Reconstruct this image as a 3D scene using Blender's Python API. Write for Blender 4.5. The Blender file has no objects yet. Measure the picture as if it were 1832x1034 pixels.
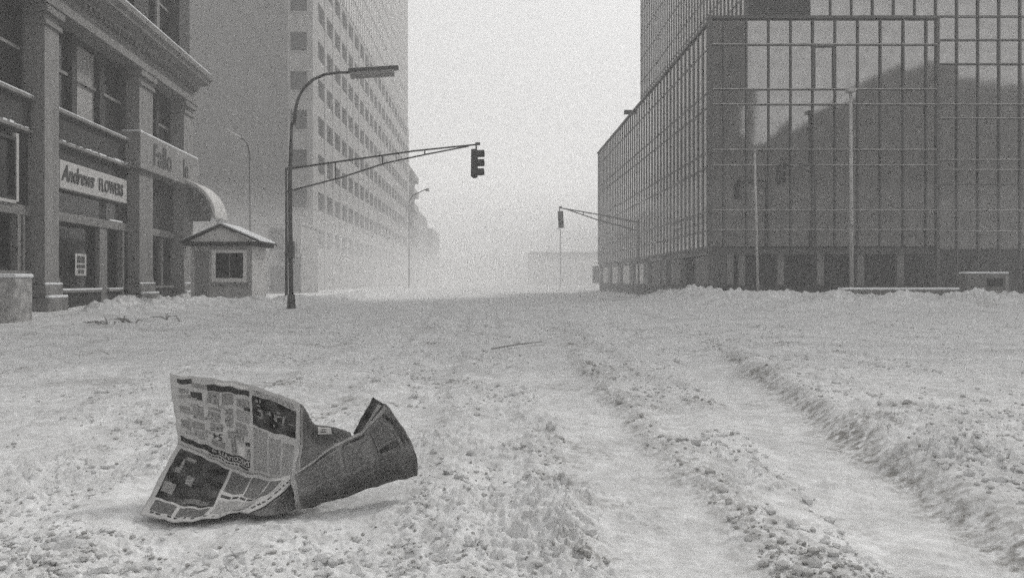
import bpy, math, random
import numpy as np
from mathutils import Vector, Matrix

random.seed(11)
RNG = np.random.default_rng(5)
scene = bpy.context.scene
COL = scene.collection
R = math.radians

# ------------------------------------------------------------------ camera, light, exposure
FPX, CX, HY, EYE = 1425.0, 876.0, 503.0, 1.05        # focal length, street axis and horizon of the 1832 px wide photo
cam_d = bpy.data.cameras.new("camera")
cam = bpy.data.objects.new("camera", cam_d)
COL.objects.link(cam)
cam.location = (0, 0, EYE)
cam.rotation_euler = (R(90), 0, 0)
cam_d.sensor_width = 36.0
cam_d.sensor_fit = 'HORIZONTAL'
cam_d.lens = FPX / 1832.0 * 36.0
cam_d.shift_x = 40.0 / 1832.0
cam_d.shift_y = -14.0 / 1832.0
cam_d.clip_start = 0.05
cam_d.clip_end = 3000
scene.camera = cam

SUN_EL, SUN_AZ = 40.0, 36.0          # azimuth from +Y (up the street) towards +X
world = bpy.data.worlds.new("World")
scene.world = world
world.use_nodes = True
wn, wl = world.node_tree.nodes, world.node_tree.links
wn.clear()
sky = wn.new("ShaderNodeTexSky")
sky.sky_type = 'NISHITA'
sky.sun_disc = False
sky.sun_elevation = R(SUN_EL)
sky.sun_rotation = R(SUN_AZ)
sky.dust_density = 6.0
bw = wn.new("ShaderNodeRGBToBW")
mixs = wn.new("ShaderNodeMix")
mixs.data_type = 'FLOAT'
mixs.inputs[0].default_value = 0.72
mixs.inputs[3].default_value = 8.6
bg = wn.new("ShaderNodeBackground")
bg.inputs[1].default_value = 0.10
wo = wn.new("ShaderNodeOutputWorld")
wl.new(sky.outputs[0], bw.inputs[0])
wl.new(bw.outputs[0], mixs.inputs[2])
wl.new(mixs.outputs[0], bg.inputs[0])
wl.new(bg.outputs[0], wo.inputs[0])

sun_d = bpy.data.lights.new("sun", 'SUN')
sun_d.energy = 2.4
sun_d.angle = R(9)
sun_d.color = (1.0, 0.985, 0.96)
sun = bpy.data.objects.new("sun", sun_d)
COL.objects.link(sun)
el, az = R(SUN_EL), R(SUN_AZ)
sdir = Vector((math.sin(az) * math.cos(el), math.cos(az) * math.cos(el), math.sin(el)))
sun.rotation_euler = sdir.to_track_quat('Z', 'Y').to_euler()
sun.location = sdir * 60

scene.view_settings.view_transform = 'Standard'
scene.view_settings.look = 'None'
scene.view_settings.exposure = 0.17
scene.view_settings.gamma = 1.0
scene.view_settings.use_curve_mapping = False
scene.render.engine = 'CYCLES'
cy = scene.cycles
cy.max_bounces = 7
cy.diffuse_bounces = 3
cy.glossy_bounces = 3
cy.volume_bounces = 2
cy.use_denoising = False
cy.use_adaptive_sampling = True
cy.adaptive_threshold = 0.045
cy.adaptive_min_samples = 24
try:
    cy.denoiser = 'OPENIMAGEDENOISE'
except Exception:
    pass
HAZE = 0.0037


# ------------------------------------------------------------------ helpers
def at(px, py, Y):
    """world point seen at photo pixel (px, py) at the distance Y up the street"""
    return Vector(((px - CX) / FPX * Y, Y, EYE + (HY - py) / FPX * Y))


def gy(py, z=0.0):
    return FPX * (EYE - z) / (py - HY)


def mat(name, col, rough=0.8, var=0.12, scale=3.0, bump=0.0, bscale=20.0, metal=0.0, spec=0.3, streak=0.0, tint=(1.0, 0.985, 0.965), detail=6.0):
    """greyscale surface: base albedo with noisy weathering, vertical streaks and fine relief"""
    m = bpy.data.materials.new(name)
    m.use_nodes = True
    n, l = m.node_tree.nodes, m.node_tree.links
    b = n["Principled BSDF"]
    b.inputs["Roughness"].default_value = rough
    b.inputs["Metallic"].default_value = metal
    b.inputs["Specular IOR Level"].default_value = spec
    tc = n.new("ShaderNodeTexCoord")
    nz = n.new("ShaderNodeTexNoise")
    nz.inputs["Scale"].default_value = scale
    nz.inputs["Detail"].default_value = detail
    nz.inputs["Roughness"].default_value = 0.65
    l.new(tc.outputs["Object"], nz.inputs["Vector"])
    fac = nz.outputs["Fac"]
    if streak > 0:
        mp = n.new("ShaderNodeMapping")
        mp.inputs["Scale"].default_value = (4.0, 4.0, 0.25)
        n2 = n.new("ShaderNodeTexNoise")
        n2.inputs["Scale"].default_value = 1.5
        n2.inputs["Detail"].default_value = 5
        l.new(tc.outputs["Object"], mp.inputs[0])
        l.new(mp.outputs[0], n2.inputs["Vector"])
        mx = n.new("ShaderNodeMix")
        mx.data_type = 'FLOAT'
        mx.inputs[0].default_value = streak
        l.new(fac, mx.inputs[2])
        l.new(n2.outputs["Fac"], mx.inputs[3])
        fac = mx.outputs[0]
    rp = n.new("ShaderNodeValToRGB")
    rp.color_ramp.elements[0].position = 0.3
    rp.color_ramp.elements[1].position = 0.7
    lo, hi = col * (1 - var), col * (1 + var)
    rp.color_ramp.elements[0].color = (lo * tint[0], lo * tint[1], lo * tint[2], 1)
    rp.color_ramp.elements[1].color = (hi * tint[0], hi * tint[1], hi * tint[2], 1)
    l.new(fac, rp.inputs[0])
    l.new(rp.outputs[0], b.inputs["Base Color"])
    if bump > 0:
        nb = n.new("ShaderNodeTexNoise")
        nb.inputs["Scale"].default_value = bscale
        nb.inputs["Detail"].default_value = 4
        l.new(tc.outputs["Object"], nb.inputs["Vector"])
        bp = n.new("ShaderNodeBump")
        bp.inputs["Strength"].default_value = bump
        bp.inputs["Distance"].default_value = 0.02
        l.new(nb.outputs["Fac"], bp.inputs["Height"])
        l.new(bp.outputs[0], b.inputs["Normal"])
    return m


class MB:
    """collects shapes into one mesh"""
    def __init__(s):
        s.v, s.f = [], []

    def poly(s, pts):
        k = len(s.v)
        s.v += [tuple(p) for p in pts]
        s.f.append(tuple(range(k, k + len(pts))))
        return s

    def box(s, x0, x1, y0, y1, z0, z1):
        k = len(s.v)
        s.v += [(x0, y0, z0), (x1, y0, z0), (x1, y1, z0), (x0, y1, z0), (x0, y0, z1), (x1, y0, z1), (x1, y1, z1), (x0, y1, z1)]
        s.f += [tuple(k + i for i in q) for q in ((0, 3, 2, 1), (4, 5, 6, 7), (0, 1, 5, 4), (1, 2, 6, 5), (2, 3, 7, 6), (3, 0, 4, 7))]
        return s

    def prism(s, prof, y0, y1):
        """profile in (x, z) swept along y"""
        k, n = len(s.v), len(prof)
        s.v += [(p[0], y0, p[1]) for p in prof] + [(p[0], y1, p[1]) for p in prof]
        for i in range(n):
            j = (i + 1) % n
            s.f.append((k + i, k + j, k + n + j, k + n + i))
        s.f.append(tuple(k + n - 1 - i for i in range(n)))
        s.f.append(tuple(k + n + i for i in range(n)))
        return s

    def tube(s, pts, r0, r1=None, n=10, cap=True):
        r1 = r0 if r1 is None else r1
        pts = [Vector(p) for p in pts]
        rings = []
        for i, p in enumerate(pts):
            a = pts[max(0, i - 1)]
            b = pts[min(len(pts) - 1, i + 1)]
            d = (b - a).normalized()
            up = Vector((0, 0, 1)) if abs(d.z) < 0.9 else Vector((0, 1, 0))
            e = d.cross(up).normalized()
            g = e.cross(d)
            r = r0 + (r1 - r0) * i / max(1, len(pts) - 1)
            k = len(s.v)
            for q in range(n):
                t = 2 * math.pi * q / n
                s.v.append(tuple(p + e * (r * math.cos(t)) + g * (r * math.sin(t))))
            rings.append(k)
        for a, b in zip(rings, rings[1:]):
            for q in range(n):
                w = (q + 1) % n
                s.f.append((a + q, a + w, b + w, b + q))
        if cap:
            s.f.append(tuple(rings[0] + n - 1 - q for q in range(n)))
            s.f.append(tuple(rings[-1] + q for q in range(n)))
        return s

    def mesh(s, name, m, smooth=False):
        me = bpy.data.meshes.new(name)
        me.from_pydata(s.v, [], s.f)
        me.materials.append(m)
        if smooth:
            me.polygons.foreach_set("use_smooth", [True] * len(me.polygons))
        me.update()
        return me

    def build(s, name, m, parent=None, smooth=False, bevel=0.0):
        return link(name, s.mesh(name, m, smooth), parent, bevel=bevel)


def link(name, me, parent=None, loc=None, rot=None, bevel=0.0):
    o = bpy.data.objects.new(name, me)
    COL.objects.link(o)
    o.parent = parent
    if loc is not None:
        o.location = loc
    if rot is not None:
        o.rotation_euler = rot
    if bevel > 0:
        b = o.modifiers.new("bevel", 'BEVEL')
        b.width = bevel
        b.segments = 2
        b.limit_method = 'ANGLE'
    return o


def tag(o, label, cat, group=None, kind=None):
    o["label"] = label
    if cat:
        o["category"] = cat
    if group:
        o["group"] = group
    if kind:
        o["kind"] = kind
    return o


def thing(name, loc, label, cat, rz=0.0, group=None):
    o = bpy.data.objects.new(name, None)
    o.empty_display_size = 0.3
    COL.objects.link(o)
    o.location = loc
    o.rotation_euler = (0, 0, rz)
    return tag(o, label, cat, group)


def text_mesh(body, size=1.0, shear=0.0, extrude=0.0, bold=0.0, spacing=1.0):
    cu = bpy.data.curves.new("lettering", 'FONT')
    cu.body = body
    cu.size = size
    cu.shear = shear
    cu.extrude = extrude
    cu.offset = bold
    cu.space_character = spacing
    cu.align_x = 'CENTER'
    cu.align_y = 'CENTER'
    cu.resolution_u = 3
    o = bpy.data.objects.new("lettering", cu)
    COL.objects.link(o)
    bpy.context.view_layer.update()
    me = bpy.data.meshes.new_from_object(o.evaluated_get(bpy.context.evaluated_depsgraph_get()))
    bpy.data.objects.remove(o)
    return me


_perm = RNG.permutation(4096)
_ang = RNG.random(4096) * 2 * np.pi
_gx, _gy = np.cos(_ang), np.sin(_ang)


def pnoise(x, y, seed=0):
    xi = np.floor(x).astype(np.int64)
    yi = np.floor(y).astype(np.int64)
    xf, yf = x - xi, y - yi

    def g(ix, iy, dx, dy):
        h = _perm[(_perm[(ix + seed * 131) & 4095] + iy) & 4095]
        return _gx[h] * dx + _gy[h] * dy
    u = xf * xf * xf * (xf * (xf * 6 - 15) + 10)
    v = yf * yf * yf * (yf * (yf * 6 - 15) + 10)
    a = g(xi, yi, xf, yf) * (1 - u) + g(xi + 1, yi, xf - 1, yf) * u
    b = g(xi, yi + 1, xf, yf - 1) * (1 - u) + g(xi + 1, yi + 1, xf - 1, yf - 1) * u
    return (a * (1 - v) + b * v) * 1.5


def sm(a, b, x):
    t = np.clip((x - a) / (b - a), 0, 1)
    return t * t * (3 - 2 * t)


# ------------------------------------------------------------------ materials
M_dark = mat("dark_masonry", 0.032, 0.85, 0.35, 2.0, 0.35, 25, streak=0.5)
M_black = mat("black_painted_timber", 0.020, 0.6, 0.4, 4.0, 0.1, 30)
M_pil = mat("pale_stone", 0.19, 0.85, 0.28, 2.2, 0.4, 30, streak=0.6)
M_corn = mat("weathered_stone", 0.17, 0.85, 0.4, 2.5, 0.4, 18, streak=0.3)
M_frame = mat("grey_window_timber", 0.16, 0.6, 0.3, 5)
M_glassd = mat("dark_window_glass", 0.016, 0.14, 0.5, 0.8, spec=0.28)
M_blind = mat("pale_blind", 0.26, 0.7, 0.15, 1.2)
M_sign = mat("pale_signboard", 0.40, 0.6, 0.12, 1.5, streak=0.4)
M_sign2 = mat("grey_signboard", 0.19, 0.65, 0.25, 1.4, streak=0.4)
M_ink = mat("dark_lettering", 0.045, 0.6, 0.1, 4)
M_ink2 = mat("faded_lettering", 0.05, 0.6, 0.2, 4)
M_snow = mat("caked_snow", 0.72, 0.95, 0.12, 5, 0.5, 18, tint=(0.99, 1.0, 1.01))
M_conc = mat("concrete", 0.16, 0.9, 0.26, 0.5, 0.15, 6, streak=0.5)
M_conc2 = mat("light_concrete", 0.24, 0.9, 0.22, 0.5, 0.15, 6, streak=0.4)
M_twin = mat("tower_window_glass", 0.016, 0.25, 0.4, 0.6, spec=0.2)
M_far = mat("far_cladding", 0.36, 0.85, 0.10, 0.2)
M_farw = mat("far_window_band", 0.10, 0.5, 0.2, 0.3)
M_brick = mat("soot_stained_walling", 0.07, 0.9, 0.25, 0.4, streak=0.5)
M_metal = mat("painted_steel", 0.055, 0.55, 0.25, 6, spec=0.4)
M_galv = mat("galvanised_steel", 0.34, 0.5, 0.2, 5, spec=0.4)
M_lens = mat("signal_lens", 0.10, 0.25, 0.2, 6, spec=0.5)
M_signal = mat("signal_housing", 0.05, 0.55, 0.2, 6)
M_diff = mat("lamp_diffuser", 0.22, 0.4, 0.2, 4)
M_mull = mat("dark_anodised_mullion", 0.08, 0.5, 0.2, 3)
M_trans = mat("bright_metal_transom", 0.30, 0.5, 0.35, 1.4)
M_white = mat("white_painted_timber", 0.60, 0.7, 0.12, 3, streak=0.4)
M_wood = mat("grey_painted_timber", 0.22, 0.75, 0.2, 3, streak=0.4)


def mirror_glass(name, col, rough, nscale, nstr):
    m = bpy.data.materials.new(name)
    m.use_nodes = True
    n, l = m.node_tree.nodes, m.node_tree.links
    b = n["Principled BSDF"]
    b.inputs["Metallic"].default_value = 1.0
    b.inputs["Roughness"].default_value = rough
    tc = n.new("ShaderNodeTexCoord")
    nz = n.new("ShaderNodeTexNoise")
    nz.inputs["Scale"].default_value = nscale * 2.5
    nz.inputs["Detail"].default_value = 5
    l.new(tc.outputs["Object"], nz.inputs["Vector"])
    rp = n.new("ShaderNodeValToRGB")
    rp.color_ramp.elements[0].position = 0.3
    rp.color_ramp.elements[1].position = 0.7
    rp.color_ramp.elements[0].color = (col * 0.86, col * 0.85, col * 0.84, 1)
    rp.color_ramp.elements[1].color = (col * 1.12, col * 1.11, col * 1.10, 1)
    l.new(nz.outputs["Fac"], rp.inputs[0])
    l.new(rp.outputs[0], b.inputs["Base Color"])
    nb = n.new("ShaderNodeTexNoise")
    nb.inputs["Scale"].default_value = nscale
    nb.inputs["Detail"].default_value = 1
    l.new(tc.outputs["Object"], nb.inputs["Vector"])
    bp = n.new("ShaderNodeBump")
    bp.inputs["Strength"].default_value = nstr
    bp.inputs["Distance"].default_value = 0.01
    l.new(nb.outputs["Fac"], bp.inputs["Height"])
    l.new(bp.outputs[0], b.inputs["Normal"])
    return m


M_mirror = mirror_glass("mirror_glass", 0.34, 0.05, 0.7, 0.22)
M_mirror2 = mirror_glass("mirror_glass_side", 0.50, 0.10, 0.6, 0.12)

# ------------------------------------------------------------------ the snow-covered ground (one sheet)
TR1 = np.array([[2.02, -20], [2.05, 2.0], [2.06, 3.07], [2.15, 3.72], [2.256, 4.44], [2.45, 5.6], [2.83, 8.0], [3.42, 11.8], [4.6, 17], [6.6, 23], [9.5, 29], [13, 34], [40, 60], [300, 300]])
BANK_L = [(-10.2, 21.0), (-10.4, 22.0), (-10.7, 24.5), (-10.6, 27), (-9.9, 30), (-8.4, 31.8), (-7.9, 36), (-8.0, 44), (-8.5, 60), (-9, 120)]
BANK_R = [(9.0, 40), (9.6, 33.5), (11.0, 30.5), (13.5, 29.6), (18, 29.5), (24, 29.5), (36, 29.5)]


def seg_dist(X, Y, line):
    best = np.full(X.shape, 1e9)
    for (x0, y0), (x1, y1) in zip(line, line[1:]):
        dx, dy = x1 - x0, y1 - y0
        t = np.clip(((X - x0) * dx + (Y - y0) * dy) / (dx * dx + dy * dy), 0, 1)
        best = np.minimum(best, np.hypot(X - x0 - t * dx, Y - y0 - t * dy))
    return best


def trackness(X, Y):
    """(height offset, smooth 0..1, dirt) of the tyre tracks"""
    wob = 0.05 * pnoise(Y * 0.9, X * 0 + 3.3, 7) + 0.03 * pnoise(Y * 3.1, X * 0.6 + 1.3, 9)
    fade = 1 - sm(8.5, 15, Y) * 0.90
    old = 1 - sm(18, 45, Y)
    h = np.zeros_like(X)
    s = np.zeros_like(X)
    d = np.zeros_like(X)
    rag = 0.045 * pnoise(X * 1.6, Y * 1.1, 60) + 0.012 * pnoise(X * 5, Y * 3, 61)
    e1 = np.interp(Y, TR1[:, 1], TR1[:, 0])
    # right track: slumped wall along e1, packed floor to its left
    q = X - e1 - wob + rag
    w1 = 0.52 + 0.03 * np.maximum(Y - 4, 0)
    floor = sm(-w1 - 0.25, -w1 + 0.10, q) * (1 - sm(-0.05, 0.22 + 0.05 * pnoise(Y * 1.2, X * 0.2, 62), q))
    h += -0.065 * floor * fade
    h += 0.062 * sm(-0.02, 0.24, q) * (1 - sm(0.8, 3.0, q)) * fade
    s = np.maximum(s, floor * (0.15 + 0.72 * fade))
    d += np.exp(-((q - 0.05) / 0.15) ** 2) * 1.25 * fade  # wall darkened by road grit and by painted shade
    s = np.maximum(s, np.exp(-((q - 0.10) / 0.15) ** 4) * 0.62 * fade)
    # tread bars left in the floor of the right track
    h += 0.006 * floor * fade * np.sin((Y + 0.5 * X + 0.03 * wob) * 2 * np.pi / 0.16) * sm(-0.1, 0.3, pnoise(X * 2, Y * 0.9, 63))
    # second track, straight up the street
    q = X - 1.0 - wob * 0.7 - 0.008 * (Y - 4) + rag * 1.3
    floor = sm(-0.70, -0.40, q) * (1 - sm(-0.05, 0.20, q))
    h += -0.036 * floor * fade
    h += 0.026 * np.exp(-((q - 0.26) / 0.2) ** 2) * fade * (0.6 + 0.8 * pnoise(X * 1.7, Y * 1.3, 64))
    s = np.maximum(s, floor * 0.80 * (0.2 + 0.8 * fade))
    d += np.exp(-((q - 0.12) / 0.15) ** 2) * 0.8 * fade
    # older, drifted-in tracks fanning out from the far end of the street
    for xc, w, a, k in ((0.10, 0.14, 0.016, 0.0), (-0.55, 0.24, 0.026, -0.012), (-1.35, 0.22, 0.020, -0.03), (-2.2, 0.26, 0.024, -0.055), (-3.5, 0.30, 0.022, -0.10), (3.6, 0.3, 0.016, 0.05), (1.45, 0.2, 0.012, 0.012)):
        q = X - xc - wob - k * (Y - 4) + rag * 1.2
        f = np.exp(-(q / w) ** 4)
        h += -1.5 * a * f * old
        s = np.maximum(s, f * 0.5 * sm(4.2, 6.5, Y) * old)
        d += (np.exp(-((np.abs(q) - w) / 0.10) ** 2)) * 0.40 * old * sm(-0.2, 0.4, pnoise(X * 0.9, Y * 0.4, 65))
    # scattered dirty slush, and one dark patch close to the camera
    d += 1.1 * np.exp(-((X - 0.38) / 0.16) ** 2 - ((Y - 3.05) / 0.16) ** 2)
    d += 0.8 * sm(0.35, 0.75, pnoise(X * 1.1 + 9, Y * 0.8, 66) + 0.4 * pnoise(X * 3.5, Y * 3.0, 67))
    return h, s, d


def ground(X, Y, lumps=True):
    h, s, d = trackness(X, Y)
    h += 0.022 * pnoise(X * 0.45, Y * 0.35, 1) + 0.009 * pnoise(X * 1.3, Y * 1.1, 2)
    amp = 1 - 0.86 * s
    amp = amp * (0.22 + 1.15 * sm(-0.45, 0.45, pnoise(X * 0.75, Y * 0.5, 3) + 0.35 * pnoise(X * 2.1, Y * 1.6, 11)))
    amp = amp * (0.45 + 0.55 * sm(-4.5, 0.3, X)) * (1 - 0.45 * sm(2.6, 5.0, X))
    news = np.exp(-(((X + 1.15) / 0.72) ** 4 + ((Y - 3.86) / 0.40) ** 8))
    amp = amp * (1 - 0.75 * news)
    h = h * (1 - 0.8 * news) - 0.012 * news
    if lumps:
        b1 = np.maximum(pnoise(X * 4.2, Y * 4.2, 4), -0.1)
        b2 = np.abs(pnoise(X * 9.5, Y * 9.5, 5))
        b3 = np.abs(pnoise(X * 21, Y * 21, 6))
        b4 = pnoise(X * 52, Y * 52, 8)
        far = 1 - sm(25, 60, np.abs(Y)) * 0.6
        cl = sm(-0.35, 0.5, pnoise(X * 1.5, Y * 1.2, 15))
        c1 = sm(0.16, 0.30, pnoise(X * 8.0 + 0.25 * b4, Y * 7.0, 16)) * (0.6 + 0.5 * pnoise(X * 15, Y * 15, 18))
        c2 = sm(0.14, 0.26, pnoise(X * 17 + 0.3 * b4, Y * 14, 17)) * (0.7 + 0.5 * pnoise(X * 40, Y * 40, 19))
        h += amp * far * (0.030 * b1 + 0.024 * b2 + 0.020 * b3 + 0.0025 * b4 + cl * (0.030 * c1 + 0.026 * c2))
        h += 0.003 * b3 + 0.001 * b4
    # ploughed banks along the kerbs
    rough = 0.65 + 0.6 * pnoise(X * 0.8, Y * 0.8, 12) + 0.5 * np.abs(pnoise(X * 2.1, Y * 2.1, 13)) + 0.25 * np.abs(pnoise(X * 5, Y * 5, 14))
    dl = seg_dist(X, Y, BANK_L)
    h += (0.12 + 0.20 * sm(23, 28, Y)) * np.exp(-(dl / 0.95) ** 2) * np.maximum(rough, 0)
    df_ = seg_dist(X, Y, [(-13.0, 27.2), (-13.55, 31.0), (-13.7, 38.0)])
    h += 0.38 * np.exp(-(df_ / 0.8) ** 2) * np.maximum(rough - 0.25, 0)
    h += 0.30 * np.exp(-((X + 10.9) / 0.55) ** 2 - ((Y - 22.4) / 0.6) ** 2) * np.maximum(rough, 0.3)
    dr = seg_dist(X, Y, BANK_R)
    h += 0.52 * np.exp(-(dr / 1.7) ** 2) * np.maximum(rough, 0.1)
    # pavements lie a step higher than the roadway
    side = np.maximum(sm(8.2, 9.4, X) * sm(28, 30, Y), sm(7.5, 8.6, -X - 0.04 * (Y - 30)) * sm(12, 20, Y))
    h += 0.12 * side
    return h, s, d


rows = np.concatenate([np.array([-140, -90, -55, -30, -16, -9, -5, -3, -1.8, -1.0, -0.4, 0.1, 0.5, 0.9, 1.2, 1.5, 1.75]),
                       1.95 * np.exp(np.arange(0, 420) * 0.0034), 8.14 * np.exp(np.arange(0, 310) * 0.0062), np.linspace(56, 130, 50), np.geomspace(134, 880, 22)])
dense = np.linspace(-0.80, 0.80, 1080)
lim = np.array([0.84, 0.9, 0.98, 1.1, 1.3, 1.6, 2.1, 3.0, 4.5, 7, 12, 25])
cols = np.concatenate([-lim[::-1], dense, lim])
W = np.maximum(np.sqrt(rows ** 2 + 1.0), 1.6)
W = np.where(rows < 0, np.sqrt(rows ** 2 + 4), W)
GX = cols[None, :] * W[:, None]
GX = np.clip(GX, -380, 380)
# keep columns distinct once they reach the edge of the sheet
GX += np.linspace(-1, 1, GX.shape[1])[None, :] * 3.0 * (np.abs(GX) >= 379.9)
GY = np.repeat(rows[:, None], GX.shape[1], 1)
GH, GS, GD = ground(GX, GY)
GH = np.where(np.abs(GX) > 150, 0.0, GH)
nr, nc = GX.shape
me = bpy.data.meshes.new("snow_ground")
me.vertices.add(nr * nc)
me.vertices.foreach_set("co", np.stack([GX, GY, GH], -1).astype(np.float32).ravel())
idx = np.arange(nr * nc).reshape(nr, nc)
quads = np.stack([idx[:-1, :-1], idx[:-1, 1:], idx[1:, 1:], idx[1:, :-1]], -1).reshape(-1, 4).astype(np.int32)
me.loops.add(quads.size)
me.loops.foreach_set("vertex_index", quads.ravel())
me.polygons.add(len(quads))
me.polygons.foreach_set("loop_start", np.arange(0, quads.size, 4, dtype=np.int32))
me.polygons.foreach_set("use_smooth", np.ones(len(quads), bool))
at_d = me.attributes.new("dirt_shade", 'FLOAT', 'POINT')
at_d.data.foreach_set("value", GD.astype(np.float32).ravel())
me.update(calc_edges=True)


def snow_material():
    m = bpy.data.materials.new("trampled_snow")
    m.use_nodes = True
    n, l = m.node_tree.nodes, m.node_tree.links
    b = n["Principled BSDF"]
    b.inputs["Roughness"].default_value = 0.9
    b.inputs["Specular IOR Level"].default_value = 0.2
    tc = n.new("ShaderNodeTexCoord")
    nz = n.new("ShaderNodeTexNoise")
    nz.inputs["Scale"].default_value = 7.0
    nz.inputs["Detail"].default_value = 8
    nz.inputs["Roughness"].default_value = 0.75
    l.new(tc.outputs["Object"], nz.inputs["Vector"])
    r1 = n.new("ShaderNodeValToRGB")
    r1.color_ramp.elements[0].position = 0.30
    r1.color_ramp.elements[0].color = (0.42, 0.418, 0.412, 1)
    r1.color_ramp.elements[1].position = 0.62
    r1.color_ramp.elements[1].color = (0.69, 0.692, 0.692, 1)
    l.new(nz.outputs["Fac"], r1.inputs[0])
    n3 = n.new("ShaderNodeTexNoise")
    n3.inputs["Scale"].default_value = 0.9
    n3.inputs["Detail"].default_value = 7
    n3.inputs["Roughness"].default_value = 0.7
    l.new(tc.outputs["Object"], n3.inputs["Vector"])
    m3 = n.new("ShaderNodeMapRange")
    m3.inputs[1].default_value = 0.35
    m3.inputs[2].default_value = 0.65
    m3.inputs[3].default_value = 0.84
    m3.inputs[4].default_value = 1.08
    l.new(n3.outputs["Fac"], m3.inputs[0])
    tone = n.new("ShaderNodeMix")
    tone.data_type = 'RGBA'
    tone.blend_type = 'MULTIPLY'
    tone.inputs[0].default_value = 1.0
    l.new(r1.outputs[0], tone.inputs[6])
    l.new(m3.outputs[0], tone.inputs[7])
    # grit and slush off the tyres, plus shade put into the colour
    ad = n.new("ShaderNodeAttribute")
    ad.attribute_name = "dirt_shade"
    n2 = n.new("ShaderNodeTexNoise")
    n2.inputs["Scale"].default_value = 16.0
    n2.inputs["Detail"].default_value = 6
    n2.inputs["Roughness"].default_value = 0.7
    l.new(tc.outputs["Object"], n2.inputs["Vector"])
    mr = n.new("ShaderNodeMapRange")
    mr.inputs[1].default_value = 0.42
    mr.inputs[2].default_value = 0.68
    l.new(n2.outputs["Fac"], mr.inputs[0])
    mu = n.new("ShaderNodeMath")
    mu.operation = 'MULTIPLY'
    mu.use_clamp = True
    l.new(ad.outputs["Fac"], mu.inputs[0])
    l.new(mr.outputs[0], mu.inputs[1])
    mx = n.new("ShaderNodeMix")
    mx.data_type = 'RGBA'
    l.new(mu.outputs[0], mx.inputs[0])
    l.new(tone.outputs[2], mx.inputs[6])
    mx.inputs[7].default_value = (0.22, 0.215, 0.205, 1)
    l.new(mx.outputs[2], b.inputs["Base Color"])
    nb = n.new("ShaderNodeTexNoise")
    nb.inputs["Scale"].default_value = 70
    nb.inputs["Detail"].default_value = 5
    l.new(tc.outputs["Object"], nb.inputs["Vector"])
    bp = n.new("ShaderNodeBump")
    bp.inputs["Strength"].default_value = 0.4
    bp.inputs["Distance"].default_value = 0.008
    l.new(nb.outputs["Fac"], bp.inputs["Height"])
    l.new(bp.outputs[0], b.inputs["Normal"])
    return m


M_road = snow_material()
me.materials.append(M_road)
g = link("snow_ground", me)
tag(g, "trampled snow covering the whole street, cut by tyre tracks", None, kind="structure")

# ------------------------------------------------------------------ left: dark corner building with shops
TH = math.atan(0.0533)
U0 = 30.0
shop = thing("shop_building", (-12.63 - 0.0533 * U0, U0, 0), "dark masonry corner building with deep cornice and two shops on the left", "building", TH)
SN = {}


def sb(name, m, *boxes, bevel=0.0, parent=None):
    """boxes (out0, out1, u0, u1, z0, z1) on the shop facade"""
    mb = MB()
    for (a, b, c, d, e, f) in boxes:
        mb.box(a, b, c - U0, d - U0, e, f)
    return mb.build(name, m, parent or shop, bevel=bevel)


def sb_window(u0, u1, z0, z1, pane=None, back=-0.28, rail=True, fm=None):
    fm = fm or M_black
    t = 0.09
    w = sb("window", fm, (back + 0.03, back + 0.13, u0, u0 + t, z0, z1), (back + 0.03, back + 0.13, u1 - t, u1, z0, z1),
           (back + 0.03, back + 0.13, u0 + t, u1 - t, z0, z0 + t), (back + 0.03, back + 0.13, u0 + t, u1 - t, z1 - t, z1))
    zm = (z0 + z1) / 2
    if rail:
        sb("meeting_rail", M_frame, (back + 0.04, back + 0.11, u0 + t, u1 - t, zm - 0.05, zm + 0.05), parent=w)
        sb("pane", pane or M_glassd, (back - 0.02, back + 0.02, u0 + 0.02, u1 - 0.02, z0 + 0.02, zm), parent=w)
        sb("pane", pane or M_glassd, (back + 0.03, back + 0.055, u0 + t, u1 - t, zm, z1 - t), parent=w) if False else \
            sb("pane", pane or M_glassd, (back - 0.02, back + 0.02, u0 + 0.02, u1 - 0.02, zm + 0.001, z1 - 0.02), parent=w)
    else:
        sb("pane", pane or M_glassd, (back - 0.02, back + 0.02, u0 + 0.02, u1 - 0.02, z0 + 0.02, z1 - 0.02), parent=w)
    for p in w.children:
        p.matrix_parent_inverse = Matrix.Identity(4)
    return w


ZT = 21.0
# main body set behind the glass line, and the wall field around the openings
sb("core_wall", M_dark, (-9.0, -0.50, 10.0, 39.0, 0.0, ZT))
sb("end_wall", M_dark, (-9.0, -0.12, 39.0, 39.4, 0.0, ZT))
pil_u = [(17.0, 17.95), (24.1, 25.05), (31.55, 33.05), (36.9, 38.3)]
bays = [(10.0, 17.0), (17.95, 24.1), (25.05, 31.55), (33.05, 36.9), (38.3, 39.0)]
for a, b in pil_u:
    p = sb("pilaster", M_pil, (-0.5, 0.42, a + 0.03, b - 0.03, 1.15, 9.45))
    sb("pilaster_base", M_corn, (-0.5, 0.50, a - 0.06, b + 0.08, 0.55, 0.93), (-0.5, 0.62, a - 0.14, b + 0.18, 0.0, 0.53),
       (-0.5, 0.46, a - 0.02, b + 0.02, 0.95, 1.15), bevel=0.03)
    sb("snow_cap", M_snow, (0.43, 0.50, a - 0.05, b + 0.07, 0.935, 1.0), (0.505, 0.62, a - 0.12, b + 0.16, 0.535, 0.62), bevel=0.025)
    sb("pilaster_capital", M_corn, (-0.5, 0.50, a - 0.05, b + 0.05, 8.85, 9.0), (-0.5, 0.56, a - 0.1, b + 0.1, 9.2, 9.448), bevel=0.02)
    # upper order above the cornice
    sb("upper_pilaster", M_dark, (-0.5, 0.22, a, b, 11.3, ZT - 0.6))
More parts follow.
